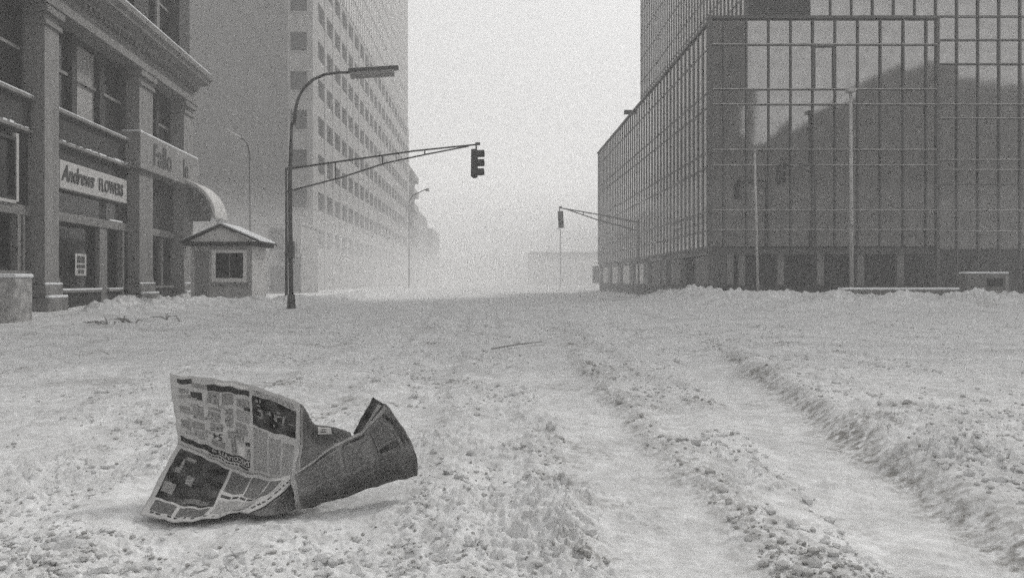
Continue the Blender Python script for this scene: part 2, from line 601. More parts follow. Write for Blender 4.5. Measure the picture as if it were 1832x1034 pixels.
for a, b in bays:
    sb("spandrel", M_dark, (-0.5, 0.02, a, b, 5.6, 6.50))
    sb("sill", M_corn, (-0.5, 0.17, a + 0.02, b - 0.02, 6.50, 6.60), bevel=0.015)
    sb("snow_on_sill", M_snow, (-0.12, 0.16, a + 0.06, b - 0.06, 6.602, 6.645), bevel=0.015)
    sb("ledge", M_corn, (-0.5, 0.13, a, b, 5.50, 5.598), bevel=0.015)
    # thin broken snow on the ledge
    u = a + 0.1
    mb = MB()
    while u < b - 0.3:
        w = random.uniform(0.12, 0.6)
        mb.box(-0.05, 0.12, u - U0, min(u + w, b - 0.05) - U0, 5.60, 5.60 + random.uniform(0.02, 0.10))
        u += w + random.uniform(0.0, 0.3)
    mb.build("snow_on_ledge", M_snow, shop, bevel=0.012)["kind"] = "stuff"
    sb("fascia_panel", M_black, (-0.5, -0.06, a, b, 3.32, 5.5))
    sb("transom_bar", M_frame, (-0.5, 0.05, a, b, 3.0, 3.30), bevel=0.02)
# second-floor windows
for a, b, n in ((10.0, 17.0, 3), (17.95, 24.1, 3), (25.05, 31.55, 3), (33.05, 36.9, 2)):
    w = (b - a) / n
    for i in range(n):
        u0, u1 = a + i * w + 0.14, a + (i + 1) * w - 0.14
        if a == 25.05:
            u0, u1 = ((25.3, 27.0), (27.35, 29.15), (29.5, 31.35))[i]
        sb_window(u0, u1, 6.66, 9.35, M_blind if (a == 25.05 and i == 1) or (a == 17.95 and i == 1) else None)
    edges = [a] + ([27.0, 27.35, 29.15, 29.5] if a == 25.05 else sum([[a + i * w - 0.14, a + i * w + 0.14] for i in range(1, n)], [])) + [b]
    if a == 25.05:
        sb("window_pier", M_dark, (-0.5, -0.08, 25.05, 25.3, 6.6, 9.45), (-0.5, -0.08, 31.35, 31.55, 6.6, 9.45))
    for i in range(1, n):
        sb("window_pier", M_dark, (-0.5, -0.08, edges[2 * i - 1], edges[2 * i], 6.6, 9.45))
# entablature and the deep cornice
sb("architrave", M_corn, (-0.5, 0.60, 10.0, 38.6, 9.45, 9.75), (-0.5, 0.52, 10.0, 38.5, 9.75, 9.88), bevel=0.02)
sb("frieze", M_corn, (-0.5, 0.46, 10.0, 38.45, 9.88, 10.32))
prof = [(-0.5, 10.32), (0.60, 10.32), (0.66, 10.42), (1.12, 10.52), (1.14, 10.64), (1.26, 10.74), (1.28, 10.92), (0.3, 11.02), (-0.5, 11.02)]
mb = MB()
mb.prism([(x, z) for x, z in prof], 10.0 - U0, 38.6 - U0)
mb.build("cornice", M_corn, shop)
sb("snow_on_cornice", M_snow, (0.28, 1.2, 10.2, 38.5, 11.0, 11.06), bevel=0.02)
mb = MB()
for k in range(72):
    u = 10.2 + k * 0.395
    if u < 38.4:
        mb.box(0.461, 0.60, u - U0, u + 0.2 - U0, 10.14, 10.318)
d = mb.build("dentil_course", M_corn, shop)
d["kind"] = "stuff"
# third floor and above
for k, (z0, z1) in enumerate(((11.9, 14.9), (16.4, 19.4))):
    for a, b, n in ((10.0, 17.0, 3), (17.95, 24.1, 3), (25.05, 31.55, 3), (33.05, 36.9, 2)):
        w = (b - a) / n
        for i in range(n):
            sb_window(a + i * w + 0.16, a + (i + 1) * w - 0.16, z0, z1, M_blind if (i + k) % 4 == 3 else None, rail=True)
            if i:
                sb("window_pier", M_pil if i == 1 else M_dark, (-0.5, -0.05, a + i * w - 0.16, a + i * w + 0.16, z0 - 0.2, z1 + 0.2))
        sb("upper_spandrel", M_dark, (-0.5, 0.0, a, b, z1 + 0.2, z1 + 1.3 if k == 0 else ZT), (-0.5, 0.0, a, b, z0 - 0.88 if k == 0 else z0 - 0.2, z0 - 0.2) if k == 0 else (-0.5, 0.0, a, b, z1 + 0.1, z1 + 0.2))
sb("corner_wall", M_dark, (-0.5, 0.05, 38.3, 39.0, 0.0, 9.45), (-0.5, 0.02, 38.3, 39.0, 11.03, ZT))
# shop front of the flower shop
sb("bulkhead", M_black, (-0.5, 0.03, 25.10, 29.0, 0.0, 0.66), (-0.5, 0.0, 29.55, 30.85, 0.0, 0.66))
sb("shop_sill", M_frame, (-0.5, 0.10, 25.10, 29.05, 0.66, 0.74), (-0.5, 0.08, 29.55, 30.9, 0.66, 0.74), bevel=0.015)
sb("snow_on_shop_sill", M_snow, (-0.2, 0.10, 25.9, 28.95, 0.742, 0.80), (-0.2, 0.08, 29.6, 30.85, 0.742, 0.795), bevel=0.015)
for q in ((-0.5, 0.05, 25.06, 25.20, 0.74, 3.0), (-0.5, 0.0, 28.95, 29.6, 0.0, 3.0), (-0.5, 0.06, 30.85, 31.0, 0.0, 3.0)):
    sb("shop_post", M_frame, q, bevel=0.012)
sb_window(25.2, 28.95, 0.74, 3.0, rail=False)
sb_window(29.6, 30.85, 0.74, 3.0, rail=False)
sb("transom_window", M_glassd, (-0.3, -0.05, 25.3, 29.0, 3.32, 3.95), (-0.3, -0.05, 29.6, 30.8, 3.32, 3.95))
sb("snow_on_transom", M_snow, (0.0, 0.06, 29.7, 30.85, 3.302, 3.36), bevel=0.012)
sb("shop_side_panel", M_dark, (-0.5, -0.02, 31.0, 31.55, 0.0, 3.0))
# shop front of the bay at the left edge of the photo
sb("bulkhead", M_wood, (-0.5, 0.02, 17.95, 24.1, 0.0, 1.25))
sb("shop_sill", M_frame, (-0.5, 0.08, 17.95, 24.1, 1.25, 1.36), bevel=0.015)
sb_window(18.0, 23.3, 1.36, 3.0, rail=False)
for q in ((-0.5, 0.06, 23.3, 23.48, 1.36, 3.0), (-0.5, 0.06, 23.62, 23.72, 1.36, 3.0)):
    sb("shop_post", M_frame, q, bevel=0.01)
sb_window(18.0, 23.1, 3.4, 5.2, rail=False, back=0.0)
sb("window_frame", M_sign, (0.0, 0.12, 23.1, 23.25, 3.36, 5.35), (0.0, 0.12, 18.0, 23.1, 3.30, 3.40))
sb("bulkhead", M_dark, (-0.5, 0.02, 10.0, 17.0, 0.0, 0.9), (-0.5, -0.2, 10.0, 17.0, 0.9, 3.0))
# shop front below the second sign
sb("bulkhead", M_dark, (-0.5, 0.02, 33.05, 36.9, 0.0, 0.75))
sb("shop_sill", M_frame, (-0.5, 0.10, 33.05, 36.9, 0.75, 0.85), bevel=0.015)
sb_window(33.2, 35.2, 0.85, 3.0, rail=False)
sb_window(35.4, 36.8, 0.85, 3.0, rail=False)
sb("shop_post", M_frame, (-0.5, 0.0, 35.2, 35.4, 0.85, 3.0))

# signboards and their lettering
fs = thing("flower_shop_sign", shop.matrix_basis @ Vector((0.2, (25.55 + 30.9) / 2 - U0, 4.5)), "pale oblong flower shop signboard with dark script and FLOWERS in capitals", "sign", TH)
MB().box(-0.25, 0.0, -2.67, 2.67, -0.45, 0.46).build("signboard", M_sign, fs, bevel=0.02)


def lettering(body, size, parent, out, u, z, m, shear=0.0, bold=0.0, sx=1.0, spacing=1.0):
    me = text_mesh(body, size, shear, 0.012, bold, spacing)
    me.name = "lettering"
    me.materials.clear()
    me.materials.append(m)
    # text plane (x right, y up) -> facade (local y right, z up), facing local +x
    T = Matrix(((0, 0, 1, out), (sx, 0, 0, u), (0, 1, 0, z), (0, 0, 0, 1)))
    me.transform(T)
    return link("lettering", me, parent)


lettering("Andrews", 0.74, fs, 0.016, -1.42, 0.04, M_ink, shear=0.35, bold=0.012, sx=0.86)
lettering("FLOWERS", 0.62, fs, 0.016, 1.22, -0.02, M_ink, bold=0.010, sx=0.74, spacing=1.08)
s2 = thing("second_shop_sign", shop.matrix_basis @ Vector((0.6, (31.2 + 38.6) / 2 - U0, 6.2)), "long snow-dusted grey signboard with faded letters on the building corner bay", "sign", TH)
MB().box(-0.9, 0.0, -3.7, 3.7, -0.72, 0.72).build("signboard", M_sign2, s2, bevel=0.03)
MB().box(-0.85, -0.02, -3.6, 3.65, 0.722, 0.80).build("snow_cap", M_snow, s2, bevel=0.03)
lettering("Fallo", 1.25, s2, 0.016, -1.25, 0.0, M_ink2, bold=0.015, sx=0.95)
lettering("le", 1.15, s2, 0.016, 1.7, -0.05, M_ink2, bold=0.012, sx=0.9)

ps = thing("window_notice", shop.matrix_basis @ Vector((-0.13, 27.75 - U0, 1.62)), "white printed notice taped inside the flower shop window", "notice", TH)
mb = MB().box(-0.01, 0.0, -0.42, 0.42, -0.38, 0.38)
mb.build("paper", M_sign, ps)
for z, h, w, m in ((0.18, 0.24, 0.62, M_ink2), (-0.06, 0.12, 0.66, M_ink), (-0.24, 0.14, 0.5, M_ink2)):
    for dy in (-1, 1):
        MB().box(0.002, 0.005, dy * w / 4 - w / 4 + 0.02, dy * w / 4 + w / 4 - 0.02, z - h / 2, z + h / 2).build("printed_block", m, ps)

# rounded awning plastered with snow at the corner
aw = thing("rounded_awning", shop.matrix_basis @ Vector((0.12, 38.6 - U0, 3.95)), "rounded awning plastered with white snow at the corner of the shop building", "awning", TH)


def quarter(r0, r1, y0, y1, n=14, squash=1.0):
    mb = MB()
    pr = []
    for i in range(n + 1):
        t = math.pi / 2 * i / n
        pr.append((r1 * math.sin(t), r1 * math.cos(t) * squash))
    pi = [(r0 * math.sin(math.pi / 2 * i / n), r0 * math.cos(math.pi / 2 * i / n) * squash) for i in range(n, -1, -1)]
    for y in (y0, y1):
        pass
    mb.prism(pr + pi, y0, y1)
    return mb


quarter(1.62, 1.66, -2.0, 0.0).build("awning_canvas", M_wood, aw)
sn = quarter(1.67, 1.84, -2.0, 0.03).build("snow_cover", mat("thin_caked_snow", 0.48, 0.95, 0.3, 5, 0.6, 12), aw, bevel=0.05)
mb = MB()
mb.prism([(0.0, 0.0)] + [(1.60 * math.sin(math.pi / 2 * i / 12), 1.60 * math.cos(math.pi / 2 * i / 12)) for i in range(12, -1, -1)], -0.03, 0.0)
mb.build("awning_end", M_conc2, aw)
for k in range(4):
    t = math.pi / 2 * (k + 0.5) / 4.6
    r_ = random.uniform(0.75, 1.15)
    MB().tube([(r_ * math.sin(t) * 0.9, -0.05, r_ * math.cos(t) * 0.8), (1.58 * math.sin(t), -0.05, 1.58 * math.cos(t))], 0.02, 0.09, n=6).build("snow_streak", M_snow, aw)
mb = MB()
for k in range(9):
    y = -1.95 + k * 0.24
    mb.prism([(1.55, -random.uniform(0.1, 0.4)), (1.85, 0.1), (1.62, 0.12)], y, y + 0.14)
mb.build("hanging_snow", M_snow, aw, bevel=0.02)

# ------------------------------------------------------------------ kiosk on the pavement
M_kiosk = mat("pale_weathered_boards", 0.38, 0.8, 0.25, 3, streak=0.5)
ki = thing("kiosk", (-10.77, 32.0, 0.05), "small wooden kiosk with snowy gable roof and white framed window", "kiosk")
kw, kd, kh = 1.20, 2.1, 2.42
MB().box(-kw, kw, 0, 0.1, 0, kh).box(-kw, -kw + 0.1, 0.1, kd, 0, kh).build("wall", M_kiosk, ki)
MB().box(kw - 0.1, kw, 0.102, kd, 0, kh).build("side_wall", M_white, ki)  # brighter street-side light put into the colour by whiter boards
MB().box(-kw + 0.1, kw - 0.1, kd - 0.1, kd, 0, kh).build("rear_wall", M_wood, ki)
MB().box(-kw - 0.03, -kw + 0.12, -0.03, 0.0, 0, kh).box(kw - 0.12, kw + 0.03, -0.03, 0.0, 0, kh).build("corner_post", M_kiosk, ki)
wi = MB().box(-0.38, -0.22, -0.06, 0.0, 0.95, 2.25).box(0.88, 1.02, -0.06, 0.0, 0.95, 2.25).box(-0.22, 0.88, -0.06, 0.0, 0.95, 1.12).box(-0.22, 0.88, -0.06, 0.0, 2.13, 2.25).build("window", M_white, ki)
MB().box(-0.22, 0.88, -0.03, -0.002, 1.12, 2.13).build("pane", M_glassd, wi)
MB().box(0.32, 0.35, -0.05, -0.031, 1.12, 2.13).build("glazing_bar", M_wood, wi)
MB().box(-0.42, 1.06, -0.14, 0.0, 0.86, 0.94).build("counter", M_wood, ki)
MB().box(-kw, -0.5, -0.012, -0.001, 0.1, 2.2).build("door_panel", M_wood, ki)
gx = 1.32
MB().prism([(-gx, 0), (gx, 0), (0.0, 0.62)], -0.05, 0.0).build("gable", M_white, ki).location = (0, 0, kh + 0.16)
MB().box(-kw - 0.28, kw + 0.28, -0.22, kd + 0.2, kh + 0.0, kh + 0.15).build("eave", M_dark, ki)
ro = MB()
for s in (-1, 1):
    ro.prism([(s * 1.62, kh + 0.10), (s * 1.62, kh + 0.17), (0, kh + 0.86), (0, kh + 0.78)][::s], -0.22, kd + 0.2)
ro.build("roof", M_dark, ki)
rs = MB()
for s in (-1, 1):
    rs.prism([(s * 1.58, kh + 0.18), (s * 1.50, kh + 0.27), (0, kh + 0.93), (0, kh + 0.87)][::s], -0.10, kd + 0.15)
rs.build("snow_on_roof", M_snow, ki)

# box at the left edge and low pale annex behind the kiosk
bx = thing("street_box", (-11.22, 18.3, 0.0), "snow-plastered pale box standing by the kerb at the left edge", "box")
MB().box(-0.6, 0.53, -0.35, 0.35, 0.06, 1.12).build("body", mat("snow_plastered_box", 0.34, 0.95, 0.45, 4, 0.6, 14), bx, bevel=0.05)
MB().box(-0.56, 0.48, -0.31, 0.31, -0.1, 0.06).build("base", M_black, bx)
MB().box(-0.62, 0.55, -0.37, 0.37, 1.12, 1.22).build("snow_cap", M_snow, bx, bevel=0.045)

an = thing("low_annex", (-16.6, 60, 0), "low pale flat-roofed building behind the kiosk", "building")
MB().box(-3.5, 2.4, 0, 6, 0, 5.3).build("wall", M_conc2, an)
MB().box(-3.6, 2.5, -0.1, 6.1, 5.3, 5.5).build("roof_edge", M_conc2, an)
for x0, x1, z0, z1 in ((0.0, 1.1, 3.4, 5.0), (0.7, 1.7, 2.5, 3.3), (-2.6, -1.2, 2.6, 4.2), (0.1, 1.3, 0.3, 2.2), (1.78, 2.36, 0.3, 2.9), (1.74, 2.1, 3.1, 4.0)):
    MB().box(x0, x1, -0.06, 0.0, z0, z1).build("window", M_glassd, an)

# ------------------------------------------------------------------ left: concrete tower and the towers behind
tw = thing("concrete_tower", (-17.3, 78, 0), "grey concrete tower with deep window rows and one window column at its corner", "building")
TA = 33.5
P, WW, Z0R = 3.83, 3.3, 8.23 - 3.83
NC = 21
wallm = MB()
wallm.box(-30, -2.46, 0, 90, 0, TA)
# corner strip on the front, built round its windows
FX0, FX1 = -2.21, -0.57
strip = MB()
strip.box(-2.46, FX0, -0.12, 0.5, 0, TA).box(FX1, 0.0, -0.12, 0.5, 0, TA)
zs = [Z0R + P * k for k in range(8)]
prev = 0.0
for z in zs:
    strip.box(FX0, FX1, -0.12, 0.5, prev, z)
    prev = z + 1.86
strip.box(FX0, FX1, -0.12, 0.5, prev, TA)
strip.build("corner_strip", M_conc2, tw)
wallm.build("wall", M_conc, tw)
wm_f = MB().box(0, FX1 - FX0, 0, 0.06, 0, 1.86).mesh("window", M_twin)
sl_f = MB().box(-0.05, FX1 - FX0 + 0.05, -0.05, 0.12, -0.12, -0.002).mesh("window_sill", M_conc2)
for z in zs:
    w = link("window", wm_f, tw, (FX0, 0.28, z))
    link("window_sill", sl_f, w, (0, -0.44, 0))
# street side: piers, spandrels, recessed panes
side = MB()
side.box(-2.46, -0.55, 0.5, 90, 0, TA)
pitch = 4.35
y_first = 2.3
prevy = 0.5
for c in range(NC + 1):
    y0 = y_first + c * pitch if c < NC else 90
    side.box(-0.55, 0.0, prevy, min(y0, 90), 0, TA)
    prevy = y0 + WW
prev = 0.0
for z in zs + [TA]:
    spb = MB()
    spb.box(-0.55, -0.05, y_first, y_first + NC * pitch - 0.02, prev, z)
    spb.build("spandrel", M_conc2, tw)
    prev = z + 1.86
side.build("street_wall", M_conc2, tw)
wm_s = MB().box(0, 0.05, 0, WW, 0, 1.86).mesh("window", M_twin)
for z in zs:
    for c in range(NC):
        link("window", wm_s, tw, (-0.40, y_first + c * pitch, z))

tb = thing("banded_tower", (-20.5, 112, 0), "tallest pale tower with close horizontal floor bands behind the concrete tower", "building")
MB().box(-24, -0.4, 0, 88, 0, 76).build("wall", M_far, tb)
bm_ = MB().box(-24.1, 0.0, -0.15, 88.1, 0, 2.9).mesh("floor_band", M_far)
gp = MB().box(-0.4, -0.02, 0, 0.5, 0, 72)
for k in range(20):
    link("floor_band", bm_, tb, (0, 0, 4.0 + 3.6 * k))
fin = MB()
for k in range(44):
    fin.box(0.0, 0.12, k * 2.0, k * 2.0 + 0.35, 4.0, 75.8)
f = fin.build("fins", M_far, tb)
f["kind"] = "stuff"
wb = MB().box(-0.399, -0.25, 0.1, 88, 4.0, 75.5)
wb.build("window_band", M_farw, tb)

tc_ = thing("stepped_block", (-17.3, 171, 0), "grey mid-rise block with jutting balconies beyond the concrete tower", "building")
MB().box(-20, 0, 0, 13, 0, 26).build("wall", M_conc, tc_)
for k in range(7):
    MB().box(0.0, 0.9, 1.0, 13.2, 3.4 * k + 3.0, 3.4 * k + 4.4).build("balcony", M_conc, tc_)
td = thing("hazy_block", (-17.6, 195, 0), "faint pale block fading into the snow haze at the street end", "building")
MB().box(-20, 0, 0, 30, 0, 18.5).box(-20, 1.5, 30, 60, 0, 16).build("wall", M_conc, td)
for k in range(6):
    MB().box(0.0, 0.1, 2 + k * 4.6, 4.6 + k * 4.6, 5, 15).build("window", M_twin, td)
te = thing("far_low_hall", (9.7, 190, 0), "low dim building fading in haze right of the street end", "building")
MB().box(0, 38, 0, 14, 0, 8.0).build("wall", M_conc, te)
for x in (2, 7):
    MB().box(x, x + 3, -0.1, 0, 0, 3.2).build("doorway", M_twin, te)

# ------------------------------------------------------------------ right: mirror-glass office building
gb = thing("glass_office_building", (10.37, 37.5, 0), "mirror glass office building with a tall block stepping up behind its lower wing", "building")
Yp, Xp = 37.5, 10.37                      # front plane and street plane of the low wing
zf = lambda py, Y=37.5: EYE + (HY - py) / FPX * Y
TOPW = zf(36)
rows_p = [zf(p) for p in (441, 411, 376, 296, 268, 187, 160, 80, 37)]
cols_p = [(p - CX) / FPX * 37.5 - Xp for p in (1271, 1295, 1335.7, 1375.5, 1415, 1454.5, 1494.5, 1535, 1575.5, 1616.5, 1657.5, 1678.5)]
PX1 = cols_p[-1]
MB().box(0.35, PX1 - 0.02, 0.20, 39.5, rows_p[0] - 0.05, TOPW - 0.15).build("wing_core", M_black, gb)
pane_cache = {}


def pane(w, h, x, y, z, m=M_mirror, tilt=0.38):
    key = (round(w, 2), round(h, 2), m.name)
    if key not in pane_cache:
        pane_cache[key] = MB().box(-w / 2, w / 2, 0, 0.05, -h / 2, h / 2).mesh("glass_pane", m)
    o = link("glass_pane", pane_cache[key], gb, (x, y, z), (R(random.gauss(0, tilt)), 0, R(random.gauss(0, tilt))))
    return o


for c in range(len(cols_p) - 1):
    for r in range(len(rows_p) - 1):
        w, h = cols_p[c + 1] - cols_p[c], rows_p[r + 1] - rows_p[r]
        pane(w - 0.015, h - 0.015, (cols_p[c] + cols_p[c + 1]) / 2, 0.06, (rows_p[r] + rows_p[r + 1]) / 2)
mu_w = MB().box(-0.03, 0.03, -0.05, 0.045, rows_p[0], TOPW).mesh("mullion", M_mull)
for x in cols_p[1:-1]:
    link("mullion", mu_w, gb, (x, 0, 0))
MB().box(-0.06, 0.10, -0.06, 0.10, 0.9, TOPW + 0.05).build("corner_post", M_mull, gb)
MB().box(PX1 - 0.09, PX1 + 0.04, -0.06, 0.16, 0.9, TOPW + 0.04).build("corner_post", M_mull, gb)
tr = MB().box(0.102, PX1 - 0.092, -0.09, -0.052, -0.022, 0.022).mesh("transom", M_trans)
for z in rows_p[1:-1]:
    link("transom", tr, gb, (0, 0, z))
MB().box(-0.10, PX1 + 0.08, -0.10, 0.3, TOPW + 0.052, TOPW + 0.17).build("parapet", M_mull, gb)
# framed opening light in one pane column
ow = MB()
x0, x1, z0, z1 = cols_p[5], cols_p[6], rows_p[6], rows_p[7]
ow.box(x0 + 0.045, x0 + 0.10, -0.05, 0.04, z0 + 0.05, z1 - 0.05).box(x1 - 0.10, x1 - 0.045, -0.05, 0.04, z0 + 0.05, z1 - 0.05).box(x0 + 0.1, x1 - 0.1, -0.05, 0.04, z1 - 0.11, z1 - 0.05)
ow.build("opening_light_frame", M_mull, gb)
# street side of the wing: glass bands between projecting fins
LW = 39.5
for r in range(len(rows_p) - 1):
    MB().box(0.10, 0.28, 0.1, LW, rows_p[r] + 0.05, rows_p[r + 1] - 0.05).build("glass_band", M_mirror2, gb)
    MB().box(0.085, 0.28, 0.1, LW, rows_p[r] - 0.05, rows_p[r] + 0.05).build("floor_line", M_mull, gb)
NF = 45
fm = MB().box(0.0, 0.072, -0.11, 0.11, rows_p[0], TOPW).mesh("side_fin", M_mull)
for k in range(NF):
    link("side_fin", fm, gb, (0.065, 0.75 + k * 0.875, 0))
MB().box(0.0, 0.3, 0.302, LW, TOPW + 0.0, TOPW + 0.12).build("side_parapet", M_mull, gb)
MB().box(-0.35, 0.2, 21.6, 22.0, TOPW + 0.13, TOPW + 0.4).build("roof_floodlight", M_metal, gb)
# ground floor: plinth, dark piers, panels over the open bays
MB().box(0.25, PX1, 0.3, LW, 0, 0.86).build("plinth", M_dark, gb)
MB().box(0.9, PX1 - 0.4, 0.9, LW, 0.86, rows_p[0]).build("recessed_wall", M_black, gb)
pl = MB()
pn_y = [2.7 + 5.55 * k for k in range(7)]
for k, y in enumerate(pn_y):
    MB().box(0.32, 0.62, y - 1.15 if k < 3 else y - 1.4, y + 1.15 if k < 3 else y + 1.4, 0.86, 0.503 + rows_p[0] - 0.9).build("opening_panel", M_conc if k < 3 else M_white, gb)  # panels close open bays; far ones whitened for brightness seen through
pier_ = MB().box(0.25, 0.85, -0.55, 0.55, 0.86, rows_p[0] - 0.06).mesh("pier", M_mull)
for k in range(8):
    link("pier", pier_, gb, (0.0, 5.4 + 5.55 * k if k else 0.86, 0))
for x in (0.9, 1.45, 3.3, 5.2, 7.1, 9.0):
    MB().box(x, x + 0.32, 0.35, 0.62, 0.86, rows_p[0] - 0.06).build("front_column", M_conc, gb)
MB().box(0.25, PX1, 0.25, LW, rows_p[0] - 0.35, rows_p[0] - 0.052).build("soffit_beam", M_mull, gb)
# tall block behind: front plane 3 m back
Yt = 3.0
tz = lambda p: EYE + (HY - p) / FPX * 40.5
tx = lambda p: (p - CX) / FPX * 40.5 - Xp
TX0, TX1, TTOP = tx(1335), tx(1832) + 7.5, 36.0
MB().box(TX0 + 0.30, TX1, Yt + 0.2, Yt + 29, 0, TTOP).build("tower_core", M_black, gb)
tcols = [tx(1335 + 37.75 * k) for k in range(20)]
t_rows = [zf(441), 3.6, tz(376), tz(330), tz(304), tz(286), tz(212), tz(187), tz(115), tz(72), tz(30), tz(-14), tz(-58), tz(-102), tz(-146), tz(-190)]
for c in range(len(tcols) - 1):
    if tcols[c] > TX1 - 0.5:
        continue
    for r in range(len(t_rows) - 1):
        vis_x = tcols[c + 1] > PX1 - 0.2 or t_rows[r] > TOPW - 0.9
        if not vis_x or r > 12:
            continue
        w, h = tcols[c + 1] - tcols[c], t_rows[r + 1] - t_rows[r]
        if c < 3 and r >= 10 and r < 12:
            continue
        pane(w - 0.015, h - 0.015, (tcols[c] + tcols[c + 1]) / 2, Yt + 0.06, (t_rows[r] + t_rows[r + 1]) / 2)
tm = MB().box(-0.028, 0.028, -0.05, 0.045, 0.9, t_rows[13]).mesh("mullion", M_mull)
for c, x in enumerate(tcols):
    if x < TX1 - 0.5:
        link("mullion", tm, gb, (x, Yt, 0))
tt_d = MB().box(TX0 + 0.05, TX1 - 0.6, -0.09, -0.052, -0.022, 0.022)
tt_dark, tt_light = tt_d.mesh("transom", M_mull), tt_d.mesh("transom", M_trans)
for r in range(1, 13):
    link("transom", tt_light if r in (1, 2, 4, 5, 6, 7) else tt_dark, gb, (0, Yt, t_rows[r]))
lv = MB().box(tcols[0] + 0.12, tcols[3] - 0.05, Yt - 0.02, Yt + 0.1, t_rows[10], t_rows[12]).build("louvre_panel", M_black, gb)
for k in range(24):
    z = t_rows[10] + 0.05 + k * (t_rows[12] - t_rows[10]) / 24
    MB().box(tcols[0] + 0.14, tcols[3] - 0.07, Yt - 0.06, Yt - 0.022, z, z + 0.05).build("louvre_slat", M_mull, lv)
# street side of the tall block
s_rows = t_rows[8:14] + [t_rows[13] + 2.0 * k for k in range(1, 9)]
for r in range(len(s_rows) - 1):
    MB().box(TX0 + 0.10, TX0 + 0.28, Yt + 0.1, Yt + 29, s_rows[r] + 0.05, s_rows[r + 1] - 0.05).build("glass_band", M_mirror2, gb)
    MB().box(TX0 + 0.085, TX0 + 0.28, Yt + 0.1, Yt + 29, s_rows[r] - 0.05, s_rows[r] + 0.05).build("floor_line", M_mull, gb)
fm2 = MB().box(0.0, 0.072, -0.09, 0.09, TOPW, s_rows[-1]).mesh("side_fin", M_mull)
for k in range(40):
    link("side_fin", fm2, gb, (TX0 + 0.065, Yt + 0.5 + k * 0.72, 0))
MB().box(TX0 - 0.02, TX0 + 0.12, Yt - 0.06, Yt + 0.1, TOPW, s_rows[-1]).build("corner_post", M_mull, gb)

# buildings behind the camera that show in the mirror glass
hb = thing("curved_roof_hall", (36.0, -20.0, 0), "dark hall with a curved roof, reflected in the mirror glass", "building")
prof = [(-9, 0), (44, 0), (44, 27), (22, 27), (17.5, 27.2), (14, 26.4), (10, 24.6), (6, 22.6), (4.6, 21.9), (4.5, 20.9), (2.2, 20.1), (2.1, 19.3), (0.4, 18.6), (-9, 16.8)]
mb = MB()
mb.prism([(x, z) for x, z in prof], -14, 0)
mb.build("wall", M_brick, hb)
wm_ = MB().box(0, 1.6, 0.0, 0.1, 0, 2.2).mesh("window", M_twin)
for i in range(12):
    for k in range(3):
        link("window", wm_, hb, (-7 + i * 4.1, 0.0, 3 + k * 4.4))
hs = thing("narrow_slab_block", (28.6, -20.5, 0), "narrow dark slab block, reflected at the corner of the mirror glass", "building")
MB().box(-2.1, 2.3, -12, 0, 0, 40).build("wall", M_brick, hs)
for k in range(11):
    link("window", wm_, hs, (-0.8, 0.0, 3 + k * 3.3))

# low planter wall and cabinet in front of the glass building
pw = thing("planter_wall", (17.0, 33.6, -0.12), "low snow-topped planter wall in front of the mirror glass building", "wall")
MB().box(-2.2, 4.6, -0.25, 0.25, 0, 0.80).build("wall", M_conc, pw, bevel=0.03)
MB().box(-2.22, 4.62, -0.27, 0.27, 0.80, 0.90).build("snow_cap", M_snow, pw, bevel=0.04)
cb = thing("street_cabinet", (18.95, 30.2, -0.05), "snow-caked grey cabinet on the pavement at the far right", "cabinet")
MB().box(-0.8, 0.72, 0, 0.6, 0.1, 1.38).build("body", M_conc, cb, bevel=0.04)
MB().box(-0.15, 0.45, -0.015, 0.0, 0.15, 0.75).build("door_panel", M_wood, cb)
MB().box(0.58, 0.70, -0.04, 0.0, 0.1, 1.3).build("corner_rail", M_conc2, cb)
MB().box(-0.1, 0.5, -0.02, 0.0, 0.9, 1.2).build("vent_panel", M_dark, cb)
MB().box(-0.82, 0.74, -0.02, 0.62, 1.38, 1.45).build("snow_cap", M_snow, cb, bevel=0.05)

# ------------------------------------------------------------------ street lamps
def arc(p0, r, a0, a1, n=10, sx=1):
    return [(p0[0] + sx * r * math.cos(a0 + (a1 - a0) * i / n), p0[1], p0[2] + r * math.sin(a0 + (a1 - a0) * i / n)) for i in range(n + 1)]


l1 = thing("street_lamp", (-7.50, 30.0, 0.0), "dark tall street lamp with curved arm and long tubular head beside the kiosk", "street lamp", group="street lamps")
MB().tube([(0.03, 0, -0.1), (0.0, 0, 2.0), (-0.02, 0, 5.0), (0.06, 0, 7.0)], 0.095, 0.066, 12).build("pole", M_metal, l1, smooth=True)
pts = [at(x, y, 30.0) - Vector((-7.5, 30.0, 0)) for x, y in ((526.5, 221), (528, 200), (533, 178), (544, 158), (560, 143), (580, 134), (603, 130.5), (628, 130))]
MB().tube([(0.06, 0, 6.98)] + pts, 0.066, 0.05, 10).build("arm", M_metal, l1, smooth=True)
h0, h1 = at(624, 129.5, 30.0) - Vector((-7.5, 30, 0)), at(713, 124, 30.0) - Vector((-7.5, 30, 0))
hd = MB().prism([(-0.12, -0.02), (0.12, -0.02), (0.10, 0.12), (-0.10, 0.12)], 0, (h1 - h0).length).build("lamp_head", M_metal, l1)
hd.location = h0
hd.rotation_euler = (0, 0, 0)
hd.rotation_euler = (h1 - h0).to_track_quat('Y', 'Z').to_euler()
df = MB().prism([(-0.11, -0.02), (-0.13, -0.14), (-0.07, -0.26), (0.07, -0.26), (0.13, -0.14), (0.11, -0.02)], 0.06, (h1 - h0).length * 0.91).build("diffuser", M_diff, hd)
MB().box(-0.13, 0.13, -0.13, 0.12, 1.9, 2.55).build("control_box", M_metal, l1)
MB().tube([(0.03, 0, -0.1), (0.03, 0, 0.55)], 0.17, 0.14, 12).build("base_shoe", M_metal, l1)

